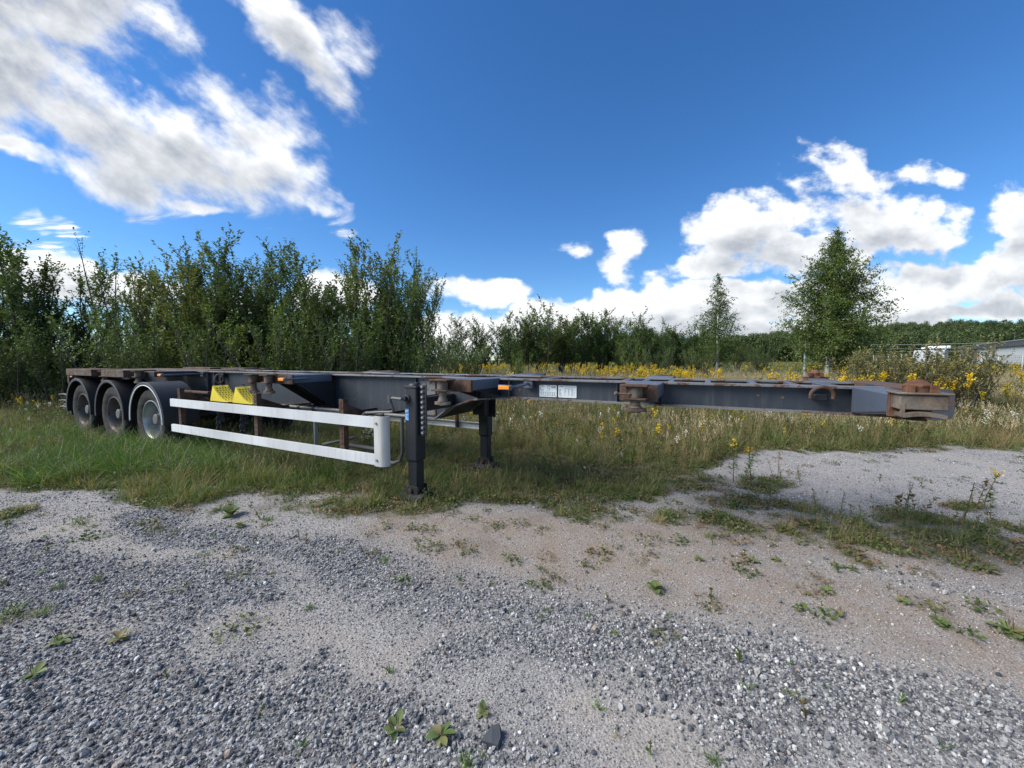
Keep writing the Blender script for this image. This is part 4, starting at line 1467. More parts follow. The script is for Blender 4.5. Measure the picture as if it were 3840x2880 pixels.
wheels = []
for i, u in enumerate(AX):
    for s in (0, 1):
        w = add_wheel(u, s, M_RIM if i == 0 else M_RIMD)
        if s == 0:
            w['label'] = ['front wheel with a clean silver rim', 'middle wheel with a dirty brown rim', 'rear wheel with a rusty rim'][i]
        # mudguard shell
        m = MB()
        prof = [(.612, .0), (.612, .47), (.624, .47), (.624, -.012), (.612, -.018), (.575, -.012), (.575, -.004), (.600, .0), (.612, .0)]
        if s: prof = [(r, -o) for r, o in prof]
        c = Q(u, sd(.0, s), .515)
        # angle 0 = +z (axis 1 -> e1 = z, e2 = x)
        m.lathe(prof, c, 1, 30, R(-96), R(96))
        g = m.build('mudguard', M_PLASTIC, trailer, smooth=40)
        if i == 0:
            m = MB()
            pr = [(.566, -.020), (.578, -.020), (.578, -.006), (.566, -.006), (.566, -.020)]
            if s: pr = [(r, -o) for r, o in pr]
            m.lathe(pr, c, 1, 36, R(-94), R(94)); m.build('white_edge', M_WHITE, g, smooth=40)
        m = MB(); zz = Q(u, 0, 0)[0]; m.tube([Q(u - .62, sd(.2, s), .93), Q(u - .62, sd(.86, s), .95)], .022, 10); m.build('mudguard_bracket', M_RUST, g)
    m = MB(); m.tube([Q(u, .3, ZW), Q(u, 2.0, ZW)], .065, 14)
    a = m.build('axle', M_DARK, trailer)
    for s in (0, 1):
        m = MB(); m.tube([Q(u - .5, sd(.87, s), .74), Q(u - .15, sd(.87, s), .62), Q(u + .25, sd(.87, s), .60)], .035, 8); m.build('suspension_arm', M_DARK, a)
        m = MB(); cyl(m, Q(u + .28, sd(.87, s), 0), .11, .10, .62, .86); m.build('air_bag', M_TYRE, a)
        m = MB(); qb(m, u - .56, u - .42, sd(.83, s), sd(.91, s), .68, .90); m.build('hanger_bracket', M_DARK, a, bevel=.005)

# bent tubes behind the rear wheels
for k, dz in enumerate((0, -.13, -.27)):
    m = MB()
    pts = [Q(11.75 + .75 * t, .10, .70 + dz - .0 + .07 * math.sin(t * 2.4) - .0) for t in np.linspace(0, 1, 8)]
    m.tube(pts, .022, 10); m.build('rear_lamp_hoop', M_DARK, trailer)
m = MB(); qb(m, 11.74, 11.80, .06, .40, .36, 1.2); m.build('mudflap_holder', M_DARK, trailer, bevel=.004)

# side guards
for s in (0, 1):
    for z0, z1 in ((.787, .902), (.395, .505)):
        m = MB()
        o_, i_ = (0.0, .034)
        pr = [(o_, z0), (o_, z1), (i_, z1), (i_, z1 - .012), (.010, z1 - .018), (.010, z0 + .018), (i_, z0 + .012), (i_, z0)]
        vz_prism(m, [(sd(a, s), b) for a, b in pr], 3.06, 7.40)
        m.build('guard_rail', M_ALU, trailer, smooth=20)
    m = MB()
    a = np.linspace(0, 1, 9)
    outl = [(3.085, -.004)] + [(3.01 - .075 * math.sin(R(90) * t), -.004 + .075 * (1 - math.cos(R(90) * t))) for t in a] + [(2.945, .071)] + [(3.01 - .065 * math.sin(R(90) * t), .006 + .065 * (1 - math.cos(R(90) * t))) for t in a[::-1]] + [(3.085, .006)]
    pp = [(-(u - U0), sd(v, s) - V0) for u, v in outl]
    m.prism(pp, 2, .385, .915)
    cap = m.build('guard_end_cap', M_ALUCAP, trailer, smooth=50)
    m = MB(); 
    for z in (.45, .84):
        m.lathe([(0, -.012), (.012, -.012), (.014, -.006), (.014, 0)], Q(3.05, sd(-.004, s), z), 1, 8)
    m.build('rivet', M_GALV, cap)
    for i, u in enumerate((7.21, 5.24, 3.62)):
        m = MB()
        qb(m, u - .035, u + .035, sd(.036, s), sd(.044, s), .40, 1.065)
        qb(m, u - .035, u - .028, sd(.044, s), sd(.10, s), .40, 1.065)
        p = m.build('guard_post', M_RUST if i else M_RUST, trailer, bevel=.002)
        m = MB()
        for k in range(11):
            z = .44 + k * .057
            qb(m, u - .012, u + .008, sd(.033, s), sd(.0355, s), z, z + .022)
        m.build('slot_holes', M_BLACK, p, smooth=0)
        m = MB(); vz_prism(m, [(sd(.046, s), 1.0), (sd(.10, s), 1.0), (sd(.40, s), .875), (sd(.40, s), .835), (sd(.046, s), .835)], u - .026, u - .016)
        m.build('bracket_plate', M_RUST, p, smooth=0)
        m = MB(); m.tube([Q(u, sd(.11, s), .855), Q(u, sd(.83, s), .855)], .020, 10); m.build('support_tube', M_RUST, p)

# pipes along the beam
m = MB(); m.tube([Q(3.0, .5, .845), Q(5.75, .5, .845)], .024, 12)
pipe = m.build('long_pipe', M_PIPE, trailer)
for u in (4.72, 5.02, 3.95, 3.45):
    m = MB(); m.tube([Q(u - .02, .5, .845), Q(u + .02, .5, .845)], .034, 12); qb(m, u - .01, u + .01, .5, .862, .83, .86); m.build('pipe_clamp', M_DARK, pipe)
m = MB(); m.tube([Q(6.9, .3, .985), Q(7.9, .3, .985)], .026, 12); m.build('rusty_pipe', M_RUST, trailer)

# carrier frame slung below
pts = [tz(1200, 1672, .9), tz(1275, 1650, .9)]
m = MB()
m.tube([Q(5.15, .95, .22), Q(4.7, 1.0, .33), Q(4.55, 1.05, .38)], .022, 10)
m.tube([Q(4.70, .9, .29), Q(3.75, .9, .27)], .030, 10)
m.tube([Q(4.55, .9, .22), Q(4.0, .75, .20), Q(3.35, .55, .25), Q(3.2, .5, .31), Q(3.16, .5, .42), Q(3.16, .5, .82)], .022, 10)
m.build('spare_wheel_carrier', M_PIPE, trailer)
m = MB(); qb(m, 5.02, 5.05, .72, .77, .03, .78); m.build('hanger_strap', M_GALV, trailer, bevel=.003)
m = MB(); qb(m, 4.35, 4.45, .70, .80, .02, .14); m.build('carrier_foot', M_GALV, trailer, bevel=.005)

# landing legs
for s in (0, 1):
    vc = sd(.275, s) if s == 0 else 1.80
    uc = 2.765 + .03 * s
    gxy = VX * (PERP + vc) + UX * uc
    zf = max(float(gz(gxy[0] + a, gxy[1] + b)) for a in (-.15, 0, .15) for b in (-.15, 0, .15)) + .003
    m = MB(); qb(m, uc - .078, uc + .078, vc - .075, vc + .075, .42, 1.215)
    leg = m.build('landing_leg', M_DARK, trailer, bevel=.018)
    m = MB(); qb(m, uc - .062, uc + .062, vc - .060, vc + .060, zf + .10, .55); m.build('inner_tube', M_DARK, leg, bevel=.012)
    m = MB(); qb(m, uc - .085, uc + .085, vc - .082, vc + .082, 1.205, 1.228); cyl(m, Q(uc, vc, 0), .07, .055, 1.228, 1.252); cyl(m, Q(uc - .03, vc, 0), .02, .02, 1.25, 1.262)
    m.build('top_cap', M_DARK, leg, bevel=.004)
    m = MB()
    qb(m, uc - .085, uc + .085, vc - .08, vc - .062, zf + .03, zf + .15); qb(m, uc - .085, uc + .085, vc + .062, vc + .08, zf + .03, zf + .15)
    vz_prism(m, [(vc - .12, zf + .012), (vc + .12, zf + .012), (vc + .07, zf + .075), (vc - .07, zf + .075)], uc - .15, uc + .15)
    qb(m, uc - .16, uc + .16, vc - .135, vc + .135, zf - .02, zf + .016)
    ft = m.build('foot', M_BLACK, leg, bevel=.006)
    m = MB(); m.tube([Q(uc + .01, vc - .10, zf + .105), Q(uc + .01, vc + .10, zf + .105)], .026, 12); m.build('foot_pin', M_RUST, ft)
    m = MB(); qb(m, uc - .175, uc - .080, vc - .03, vc - .018, .70, 1.24); plate = m.build('mounting_plate', M_DARK, leg, bevel=.002)
    m = MB()
    for k in range(10):
        m.lathe([(0, -.024), (.013, -.022), (.016, -.010), (.016, 0)], Q(uc - .13, vc - .03, .735 + k * .054), 1, 8)
    m.build('bolts', M_GALV if s == 0 else M_DARK, plate)
    m = MB(); qb(m, uc - .10, uc + .07, vc + .076, .86 if s == 0 else vc + .02, .95, 1.1); m.build('leg_mount', M_DARK, leg, bevel=.004)
    if s == 1:
        m = MB(); qb(m, uc - .10, uc + .09, 1.60, vc - .076, .74, .96); m.build('leg_mount', M_DARK, leg, bevel=.004)
    else:
        m = MB(); m.lathe([(0, -.05), (.022, -.05), (.024, -.015), (.045, -.012), (.045, 0)], Q(uc + .045, vc - .076, 1.095), 1, 18)
        m.build('gearbox_boss', M_DARK, leg)
        m = MB(); qb(m, uc + .020, uc + .072, vc - .0785, vc - .0765, .86, .985); st = m.build('blue_sticker', M_STICK, leg, smooth=0)
        m = MB()
        for k in range(7):
            z = .872 + k * .0155
            if k == 4: continue
            qb(m, uc + .066 - (.026 if k % 3 else .038), uc + .066, vc - .0800, vc - .0788, z, z + .006)
        m.build('sticker_print', M_WHITE, st, smooth=0)
m = MB(); m.tube([Q(2.76, .36, 1.09), Q(2.76, 1.72, 1.09)], .02, 10); m.build('cross_shaft', M_DARK, trailer)
# crank handle
m = MB()
m.tube([Q(2.81, .12, 1.095), Q(2.95, .12, 1.10)], .016, 10)
m.tube([Q(2.975, .12, 1.125), Q(2.975, .12, 1.045)], .020, 10)
m.tube([Q(2.965, .12, 1.06), Q(2.95, .14, .985), Q(2.965, .16, .955), Q(3.02, .17, .94), Q(3.2, .2, .925), Q(3.45, .22, .895)], .015, 10)
m.tube([Q(3.44, .22, .90), Q(3.5, .23, .86)], .022, 10)
m.build('crank_handle', M_PIPE, trailer)

# side marker lamps on arms
for u, ur in ((7.70, 8.20), (4.62, 4.9), (1.545, 1.68)):
    m = MB()
    m.tube([Q(u - .03, .05, 1.262), Q(u - .05, .12, 1.262), Q(ur, .8, 1.25)], .016, 4)
    qb(m, u - .065, u + .065, .008, .035, 1.240, 1.285)
    qb(m, ur - .05, ur + .05, .80, .866, 1.20, 1.27)
    o = m.build('marker_lamp', M_BLUE, trailer, bevel=.003)
    m = MB(); qb(m, u - .052, u + .052, -.006, .007, 1.246, 1.279); m.build('lens', M_ORANGE, o, bevel=.004)
m = MB(); qb(m, 11.3, 11.42, -.006, .03, 1.15, 1.185); o = m.build('marker_lamp', M_LAMPB, trailer, bevel=.003)
m = MB(); qb(m, 11.31, 11.41, -.012, -.007, 1.155, 1.18); m.build('lens', M_ORANGE, o, bevel=.003)

# data plates with print
def plate(u1, u0, z0, z1, kind):
    m = MB()
    r = .008
    pts = []
    for cx, cz, a0 in ((u1 - r, z1 - r, 0), (u0 + r, z1 - r, 90), (u0 + r, z0 + r, 180), (u1 - r, z0 + r, 270)):
        for k in range(4):
            a = R(a0 + 30 * k); pts.append((cx + r * math.cos(a), cz + r * math.sin(a)))
    uz_prism(m, pts, .8615, .8655)
    p = m.build('data_plate', M_PLATE, trailer, smooth=0)
    m = MB()
    W, H = u1 - u0, z1 - z0

    def ink(a, b, c, d):     # fractions from the left and from the top
        qb(m, u1 - a * W, u1 - c * W, .8603, .8612, z1 - b * H, z1 - d * H)
    rr = random.Random(kind)
    if kind == 0:
        ink(.04, .045, .25, .075); ink(.45, .045, .64, .075)
        for i in range(9):
            y = .11 + i * .048
            for x0, x1 in ((.04, .12), (.14, .30), (.45, .53), (.56, .63)):
                if rr.random() < .8: ink(x0, y, x0 + (x1 - x0) * rr.uniform(.5, 1), y + .020)
        ink(.70, .07, .94, .10); ink(.70, .22, .94, .25); ink(.70, .07, .715, .25); ink(.925, .07, .94, .25); ink(.86, .12, .90, .2); ink(.72, .14, .82, .19)
        for i in range(7):
            x = .06 + i * .13
            ink(x, .60, x + .09, .625)
            for j in range(5): ink(x + .02, .66 + j * .045, x + .02 + rr.uniform(.02, .06), .68 + j * .045)
        ink(.04, .89, .94, .9)
    else:
        m.prism([(-(u1 - a * W - U0), z1 - b * H) for a, b in ((.05, .14), (.105, .045), (.13, .045), (.10, .14))], 1, .8603 - V0, .8612 - V0)
        for k in range(4): ink(.145 + k * .04, .07, .175 + k * .04, .13)
        ink(.36, .09, .92, .125)
        ink(.34, .24, .82, .265)
        for i in range(6):
            y = .32 + i * .085
            for x0, x1 in ((.05, .18), (.38, .44), (.54, .64), (.72, .82), (.86, .9)):
                if rr.random() < .85: ink(x0, y, x0 + (x1 - x0) * rr.uniform(.6, 1), y + .03)
        ink(.05, .86, .26, .88); ink(.34, .85, .92, .855); ink(.335, .3, .34, .85)
    m.build('plate_print', M_INK, p, smooth=0)


for px_, py_ in ((2845, 1484), (2936, 1492), (1330, 1500), (1950, 1462)):
    u_, z_ = tz(px_, py_, .866)
    m = MB(); m.lathe([(0, -.004), (.006, -.004), (.013, -.001), (.014, .002)], Q(u_, .866, z_), 1, 10)
    m.build('plugged_hole', M_GREYRUST, trailer)

plate(1.573, 1.379, 1.112, 1.237, 0)
plate(1.362, 1.166, 1.112, 1.237, 1)

# lashing rings
def ring(u, z, r, thick, tilt):
    m = MB()
    pts = []
    for a in np.linspace(-.25, math.pi + .25, 16):
        pts.append(Q(u + r * math.cos(a), .80 - .045 - tilt * math.sin(a), z + r * math.sin(a)))
    m.tube(pts, thick, 10)
    o = m.build('lashing_ring', M_RUST, trailer)
    m = MB(); qb(m, u - r * .62, u + r * .62, .79, .866, z - r * .55, z + r * .15); m.build('ring_bracket', M_DARK, o, bevel=.006)


ring(-.80, 1.225, .070, .014, .01)
m = MB()
pts = [Q(7.56 + .055 * math.cos(a) * .6, .77 - .05 * math.cos(a), 1.175 + .075 * math.sin(a)) for a in np.linspace(0, 2 * math.pi, 20)]
m.tube(pts, .014, 8, False); m.build('lashing_ring', M_GREYRUST, trailer)
m = MB(); qb(m, 7.50, 7.60, .80, .866, 1.2, 1.26); m.build('ring_bracket', M_DARK, trailer, bevel=.005)

# rusty wiring / welding marks, lower stud
m = MB(); m.lathe([(0, 1.055), (.05, 1.055), (.06, 1.075), (.06, 1.082)], Q(-.05, 1.25, 0), 2, 16); m.lathe([(0, 1.035), (.03, 1.035), (.03, 1.055)], Q(-.05, 1.25, 0), 2, 12)
m.build('king_pin', M_DARK, trailer)
m = MB(); qb(m, -.6, .6, .96, 1.54, 1.084, 1.096); m.build('king_pin_plate', M_DARK, trailer, smooth=0)


# ------------------------------------------------------------------ wheel chocks and chains (loose things)
def t_world(u, v, z):
    p = VX * (PERP + v) + UX * u
    return (p[0], p[1], z)


def chock(u, lab):
    e = empty('wheel_chock', t_world(u, .20, .905), (0, 0, -HEAD))
    tag(e, lab, 'wheel chock', 'yellow wheel chocks behind the side guard')
    m = MB()
    n = 10
    cur = [(.09 + .36 * t, .215 * (1 - t) ** 1.75 + .005) for t in np.linspace(0, 1, n)]
    poly = [(0.0, 0.0)] + [(-.0 + .085, .222)] + cur + [(.45, 0)]
    m.prism(poly, 1, -.10, .10)
    m.build('wedge', M_YEL, e, smooth=30)
    m = MB()
    for i in range(9):
        t = .08 + .88 * i / 9
        x = .09 + .36 * t; z = .215 * (1 - t) ** 1.75 + .0065
        t2 = t + .045; x2 = .09 + .36 * t2; z2 = .215 * (1 - t2) ** 1.75 + .0065
        for j in range(5):
            y = -.075 + j * .0375
            off = .0 if i % 2 else .010
            vs = [(x, y - .007 + off, z), (x2, y - .007 + off, z2), (x2, y + .007 + off, z2), (x, y + .007 + off, z)]
            m.add([(a + .001, b, c + .0018) for a, b, c in vs], [(0, 1, 2, 3)])
    m.build('grip_holes', M_BLACK, e, smooth=0, recalc=False)
    m = MB(); m.tube([(.085, -.02, .215), (.085, .02, .215), (.085, .02, .25), (.085, -.02, .25)], .006, 6); m.build('handle', M_BLACK, e)
    return e


chock(6.46, 'yellow plastic wheel chock left of its twin, behind the white rail')
chock(5.88, 'yellow plastic wheel chock next to the twist locks, right of its twin')

LINK = MB()
pts = []
for a in np.linspace(0, 2 * math.pi, 15)[:-1]:
    pts.append((.013 * math.cos(a), 0, .022 * math.sin(a) + (.008 if math.sin(a) > 0 else -.008)))
pts.append(pts[0])
LINK.tube(pts, .0065, 6, False)


def chain(u, lab):
    e = empty('chain', t_world(u, .16, .44), (0, 0, -HEAD))
    tag(e, lab, 'chain', 'chains hanging under the wheel chocks')
    first = None
    for s_ in range(3):
        n = 11 - s_ * 2
        for k in range(n):
            z = .40 - k * .040
            if first is None:
                first = LINK.build('chain_link', M_CHAIN, e); o = first
            else:
                o = first.copy(); COL.objects.link(o); o.parent = e
            o.location = (s_ * .035 + .02 * math.sin(k * .6 + s_), .02 * s_, z + .012 * s_)
            o.rotation_euler = (0, .15 * math.sin(k + s_), (k % 2) * R(90) + .4 * s_)


chain(6.40, 'dark steel chain hanging below the left wheel chock')
chain(5.80, 'dark steel chain hanging below the right wheel chock')

# ------------------------------------------------------------------ buildings, fence, poles
def prop_building():
    g = .62
    e = empty('warehouse', (78, 82, g))
    tag(e, 'low grey warehouse with dark fascia at the right frame edge', 'building')
    # long wall runs from far left to near right
    a = at(3605, 1350, 97)[:2]; b = at(3860, 1350, 62)[:2]
    d = (b - a) / np.linalg.norm(b - a); L = np.linalg.norm(b - a) + 14
    e.location = (a[0], a[1], g); e.rotation_euler = (0, 0, math.atan2(d[1], d[0]))
    wl = simple('pale_grey_cladding', (.42, .44, .46), .6, 0, .08, .5)
    dk = simple('dark_fascia', (.045, .05, .06), .5, 0, .1, .5)
    m = MB(); m.box((0, 0, 0), (L, 16, 3.5)); m.build('wall', simple('dark_cladding', (.10, .11, .125), .6, 0, .1, .5), e, smooth=0)
    x0 = 14.8
    k = 0
    w = 2.4
    while x0 + w < L:
        m = MB(); m.box((x0, -.06, .1), (x0 + w - .05, -.003, 3.3)); m.build('wall_panel', wl, e, smooth=0)
        x0 += w
    m = MB(); m.box((-.5, -.5, 3.3 + .003), (L + .3, 16.4, 4.15)); r = m.build('roof', dk, e, smooth=0)
    m = MB(); m.box((-.6, -.6, 4.153), (L + .4, 16.5, 4.3)); m.build('roof_edge', simple('roof_sheet', (.20, .215, .23), .5), r, smooth=0)
    m = MB(); m.tube([(24, 3, 4.3), (24, 3, 6.2)], .05, 8); m.build('antenna', dk, r)
    m = MB(); m.box((15.9, -.09, 1.1), (17.1, -.065, 1.75)); m.build('orange_sign', simple('orange_sign_sheet', (.75, .25, .06), .5), e, smooth=0)


prop_building()


def yard():
    e = empty('grey_container', (0, 0, 0))
    tag(e, 'pale grey cabin with a white tank on top behind the shrub', 'container')
    p = at(3424, 1350, 84); q = at(3540, 1350, 80)
    d = q[:2] - p[:2]; L = np.linalg.norm(d); g = float(gz(p[0], p[1]))
    e.location = (p[0], p[1], g); e.rotation_euler = (0, 0, math.atan2(d[1], d[0]))
    wl = simple('container_sheet', (.40, .43, .46), .5, 0, .08, .6)
    m = MB(); m.box((0, 0, 0), (L, 2.6, 2.8)); m.build('body', wl, e, smooth=0)
    for k in range(int(L / .55)):
        m = MB(); m.box((.1 + k * .55, -.05, .15), (.38 + k * .55, -.002, 2.65)); m.build('corrugation', wl, e, smooth=0)
    m = MB(); m.lathe([(0, 0), (.3, 0), (.33, .06), (.33, 3.2), (.3, 3.26), (0, 3.26)], (1.9, 1.2, 3.35), 0, 18); m.tube([(1.9, 1.2, 3.3), (.9, 1.2, 3.2)], .16, 10)
    m.build('tank', simple('white_tank', (.72, .74, .74), .35), e)
    m = MB(); m.box((2.2, .9, 2.8), (2.35, 1.5, 3.1)); m.box((4.4, .9, 2.8), (4.55, 1.5, 3.1)); m.build('tank_saddle', wl, e, smooth=0)

    def fence(xs, Y0, Y1, lab, h, sign=None):
        f = empty('wire_fence', (0, 0, 0))
        pts = []
        for i, x in enumerate(xs):
            Y = Y0 + (Y1 - Y0) * i / (len(xs) - 1)
            c = at(x, 1350, Y)[:2]
            pts.append((c[0], c[1], float(gz(c[0], c[1]))))
        f.location = pts[0]
        tag(f, lab, 'fence')
        o = pts[0]
        pm = simple('fence_post_grey', (.42, .44, .45), .5)
        rel = [(p[0] - o[0], p[1] - o[1], p[2] - o[2]) for p in pts]
        for p in rel:
            m = MB(); m.tube([(p[0], p[1], p[2] - .1), (p[0], p[1], p[2] + h)], .06, 8); m.build('fence_post', pm, f)
        wm = simple('fence_wire', (.10, .13, .12), .5)
        for k in range(9):
            m = MB(); m.tube([(p[0], p[1] - .07, p[2] + .15 + k * (h - .25) / 8) for p in rel], .012, 4); m.build('fence_wire', wm, f)
        for a, b in zip(rel[:-1], rel[1:]):
            n = max(4, int(math.hypot(b[0] - a[0], b[1] - a[1]) / .3))
            m = MB()
            for k in range(1, n):
                t = k / n; x, y, z = (a[i] + (b[i] - a[i]) * t for i in range(3))
                m.tube([(x, y - .07, z + .1), (x, y - .07, z + h - .1)], .010, 3, False)
            m.build('wire_panel', wm, f)
        if sign:
            m = MB(); p = rel[sign]; m.box((p[0] + 1.0, p[1] - .12, p[2] + .5), (p[0] + 2.3, p[1] - .09, p[2] + 1.3)); m.build('yellow_sign', simple('yellow_sign_sheet', (.75, .55, .12), .5), f, smooth=0)
    fence([3225, 3262, 3275, 3288, 3331, 3380, 3424], 96, 82, 'wire fence with grey posts right of the large birch', 2.0, 5)
    fence([3600, 3680, 3745, 3835, 3950], 58, 44, 'wire fence with thin posts before the warehouse', 2.0)
    for k, (y0, y1) in enumerate(((1293, 1281), (1307, 1300), (1317, 1313))):
        a = at(3180, y0, 110); b = at(3990, y1 - 6, 75)
        m = MB()
        ps = [tuple(a + (b - a) * t - np.array([0, 0, 1.2 * t * (1 - t)])) for t in np.linspace(0, 1, 12)]
        m.tube([(p[0] - a[0], p[1] - a[1], p[2] - a[2]) for p in ps], .035, 5)
        o = m.build('overhead_cable', simple('cable_grey', (.25, .27, .28), .5), None, tuple(a))
        tag(o, ['topmost of the three overhead cables right of the large birch', 'middle one of the three overhead cables right of the birch', 'lowest of the three overhead cables right of the large birch'][k], 'cable')
    gx, gy, g0 = ground_at(3017, 26)
    m = MB(); m.tube([(0, 0, -.1), (0, 0, 2.75)], .085, 14); m.lathe([(0, 0), (.10, 0), (.10, .04), (0, .07)], (0, 0, 2.75), 2, 14)
    tag(m.build('metal_pole', simple('galvanised_pole', (.42, .46, .48), .4, .3), None, (gx, gy, g0)), 'grey metal pole standing left of the large birch trunk', 'pole')


yard()


# ------------------------------------------------------------------ single weeds and stones in the yard
def leaf_piece(L, W, name, curl=.25, mat=None, n=7):
    lb = LB()
    s = np.linspace(0, 1, n + 1)
    w = W * np.sin(np.pi * np.clip(s, 0.02, .985) ** 1.25) ** .65 * .5 * np.where(s < .18, .3, 1)
    x = L * s; z = L * (.30 * s - curl * 1.2 * s * s) + .004
    V = np.concatenate([np.stack([x, -w, z + w * .25], -1), np.stack([x, 0 * w, z], -1), np.stack([x, w, z + w * .25], -1)])
    m = n + 1
    Qd = [(i, i + 1, m + i + 1, m + i) for i in range(n)] + [(m + i, m + i + 1, 2 * m + i + 1, 2 * m + i) for i in range(n)]
    lb.quads(V, np.array(Qd), np.full(len(V), rng.uniform(.2, .9)), 0)
    return lb.mesh(name, [mat or M_PLANT], True)


LEAVES = [leaf_piece(.085, .042, 'plantain_leaf'), leaf_piece(.07, .040, 'plantain_leaf', .35), leaf_piece(.10, .045, 'plantain_leaf', .2)]
BIGLEAF = [leaf_piece(.15, .10, 'burdock_leaf', .3), leaf_piece(.12, .085, 'burdock_leaf', .4)]


def spike_mesh():
    m = MB(); m.tube([(0, 0, 0), (.004, 0, .06), (.008, 0, .09)], .0018, 5); m.tube([(.008, 0, .085), (.012, 0, .13), (.016, 0, .17)], [.0042, .0045, .002], 6)
    me = bpy.data.meshes.new('flower_spike'); me.from_pydata(m.v, [], m.f); me.materials.append(M_STEM); return me


SPIKE = spike_mesh()


def rosette(name, px, py, s, nl, ns, lab, cat='weed', group='plantain weeds in the gravel', pieces=None):
    lift = .75 if pieces else 0.0
    g = gp(px, py); z = float(gz(*g))
    e = empty(name, (g[0], g[1], z + .004), (0, 0, rng.uniform(0, 6.28)))
    e.scale = (s * .68, s * .68, s * .68)
    tag(e, lab, cat, group)
    nl = nl + 2
    pieces = pieces or LEAVES
    for k in range(nl):
        o = link('leaf', pieces[k % len(pieces)], e, (0, 0, .004), (rng.normal(0, .15), rng.uniform(-.45, .15) - lift * rng.uniform(.1, 1), 6.283 * k / nl + rng.normal(0, .25)))
        q = rng.uniform(.7, 1.15); o.scale = (q, q, q)
    for k in range(ns):
        o = link('flower_spike', SPIKE, e, (rng.normal(0, .012), rng.normal(0, .012), 0), (rng.normal(0, .22), rng.normal(0, .22), rng.uniform(0, 6)))
        q = rng.uniform(.4, .75); o.scale = (q, q, q)


